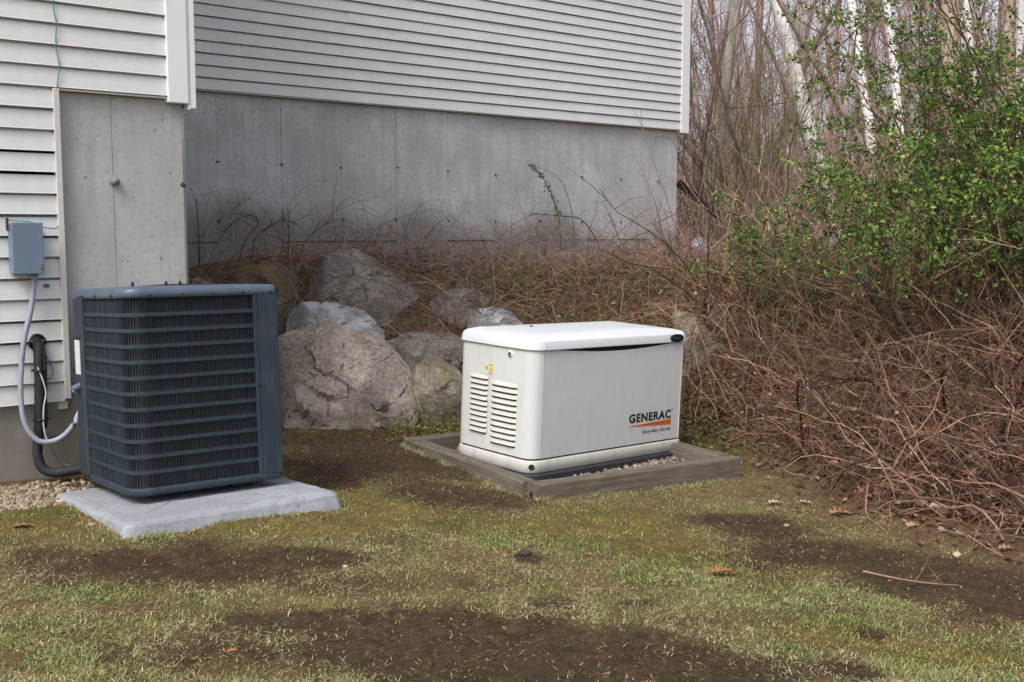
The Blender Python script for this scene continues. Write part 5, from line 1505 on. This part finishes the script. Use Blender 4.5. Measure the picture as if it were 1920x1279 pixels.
# ---------------------------------------------------------------- single dead leaves and stones on the lawn
def oak_leaf(name, px, py, size, yaw, c, label, lobes=4, seed=0, lift=0.012):
    rg = np.random.default_rng(seed)
    p = atz(px, py, 0.0)
    for _ in range(4): p = atz(px, py, gz1(p[0], p[1]) + lift)
    half = []
    for k in range(lobes):
        t0 = 0.12 + 0.8 * k / lobes; w = 0.30 * math.sin(math.pi * (0.2 + 0.65 * (k + .5) / lobes))
        half += [(t0, w * 0.35), (t0 + 0.05, w * (1.0 + rg.uniform(-.2, .2))), (t0 + 0.8 / lobes * 0.55, w * 1.05), (t0 + 0.8 / lobes * 0.85, w * 0.45)]
    half.append((1.0, 0.03))
    a = Acc()
    n_ = len(half)
    curl = 0.35
    V = [(0, t, 0.04 * math.sin(t * 5)) for t, w in half] + [(-w, t, 0.04 * math.sin(t * 5) + curl * abs(w) + rg.normal(0, .02)) for t, w in half] + [(w, t, 0.04 * math.sin(t * 5) + curl * 1.3 * abs(w) + rg.normal(0, .02)) for t, w in half]
    F = []
    for k in range(n_ - 1):
        F += [(k, k + 1, n_ + k + 1, n_ + k), (k + 1, k, 2 * n_ + k, 2 * n_ + k + 1)]
    a.add(np.array(V) * size, F, c)
    P = np.array([(0, -0.22, 0.03), (0, 0.0, 0.0), (0, 0.5, 0.02)]) * size
    tubes(a, P, 0.02 * size, np.array(c) * 0.8, 4)
    o = a.build(name, M['litter'], None, False, tuple(p), (0.08, 0.05, yaw))
    m = o.modifiers.new('solid', 'SOLIDIFY'); m.thickness = 0.0006
    return tag(o, label, 'leaf')
oak_leaf('oak_leaf', 1328, 1076, 0.105, math.radians(-82), srgb(150, 104, 74), 'brown lobed oak leaf lying on the green part of the lawn', 4, 1)
oak_leaf('dead_leaf', 22, 990, 0.085, math.radians(-70), srgb(134, 104, 84), 'brown curled leaf on the moss left of the concrete slab', 3, 2)
oak_leaf('dead_leaf', 1108, 1042, 0.038, math.radians(20), srgb(176, 112, 62), 'tiny orange leaf on the lawn below the timber frame', 3, 3)
oak_leaf('dead_leaf', 1440, 944, 0.075, math.radians(-75), srgb(190, 164, 142), 'pale dead leaf on the soil right of the timber frame corner', 3, 4)
oak_leaf('dead_leaf', 1552, 965, 0.13, math.radians(-80), srgb(160, 116, 92), 'broad tan dead leaf at the foot of the bramble thicket', 4, 5)
oak_leaf('dead_leaf', 1700, 990, 0.11, math.radians(-60), srgb(170, 136, 112), 'pale tan dead leaf under the canes at the right', 4, 6)
oak_leaf('dead_leaf', 1868, 1030, 0.09, math.radians(-100), srgb(168, 132, 108), 'tan dead leaf on the soil at the right edge', 4, 7)
oak_leaf('dead_leaf', 426, 1222, 0.03, math.radians(-60), srgb(190, 130, 84), 'tiny orange leaf on the straw at the lower left', 3, 8)
oak_leaf('dead_leaf', 1496, 942, 0.07, math.radians(-110), srgb(182, 152, 128), 'pale dead leaf just left of the broad tan leaf by the thicket', 3, 9)
def stone(px, py, r, c, label, seed):
    p = atz(px, py, 0.0)
    for _ in range(4): p = atz(px, py, gz1(p[0], p[1]) + r * 0.3)
    o = lump('stone', tuple(p), r, None, None, (1.2, 0.9, 0.6), seed)
    o.data.materials.append(m_paint('stone_%d' % seed, c, 0.85, 0.25))
    return tag(o, label, 'stone')
stone(1408, 943, 0.017, srgb(112, 104, 98), 'grey pebble on the soil beside the pale dead leaf', 51)
stone(1442, 955, 0.016, srgb(122, 108, 100), 'pinkish grey pebble just below the pale dead leaf', 52)
stone(1475, 985, 0.013, srgb(150, 130, 116), 'small tan pebble on the soil strip in front of the thicket', 53)
stone(648, 1062, 0.009, srgb(178, 172, 160), 'small whitish pebble on the lawn in front of the slab', 54)
stone(985, 1037, 0.022, srgb(62, 48, 42), 'dark clod of earth on the lawn left of the orange leaf', 55)
stone(172, 985, 0.020, srgb(160, 138, 116), 'tan pebble beside the left edge of the concrete slab', 56)
# crumpled pale bag beyond the corner, and the red fruit in the canes
bp_ = at(1312, 468, 12.6); bp_[2] = max(bp_[2], gz1(bp_[0], bp_[1]) + 0.10)
lump('crumpled_bag', tuple(bp_), 0.13, m_paint('pale_plastic', srgb(150, 152, 172), 0.4, 0.3, srgb(60, 60, 80), 0.6), None, (1.0, 0.8, 1.1), 61, 3)
tag(bpy.data.objects['crumpled_bag'], 'crumpled pale bluish scrap lying beyond the far house corner', 'scrap')


for stem_, grp in (('birch_tree', 'white birches beyond the shrubs'), ('bare_tree', 'bare trees at the edge of the woods'), ('leafy_shrub', 'leafy shrubs at the right'), ('bare_shrub', 'bare shrubs'), ('dead_leaf', 'dead leaves lying on the lawn'), ('stone', 'small stones on the lawn'), ('arching_cane', 'canes in front of the concrete wall'), ('bare_sapling', 'bare stems in front of the concrete wall'), ('green_wire', 'green wires on the siding')):
    for o in bpy.data.objects:
        if o.parent is None and o.name.split('.')[0] == stem_: o['group'] = grp
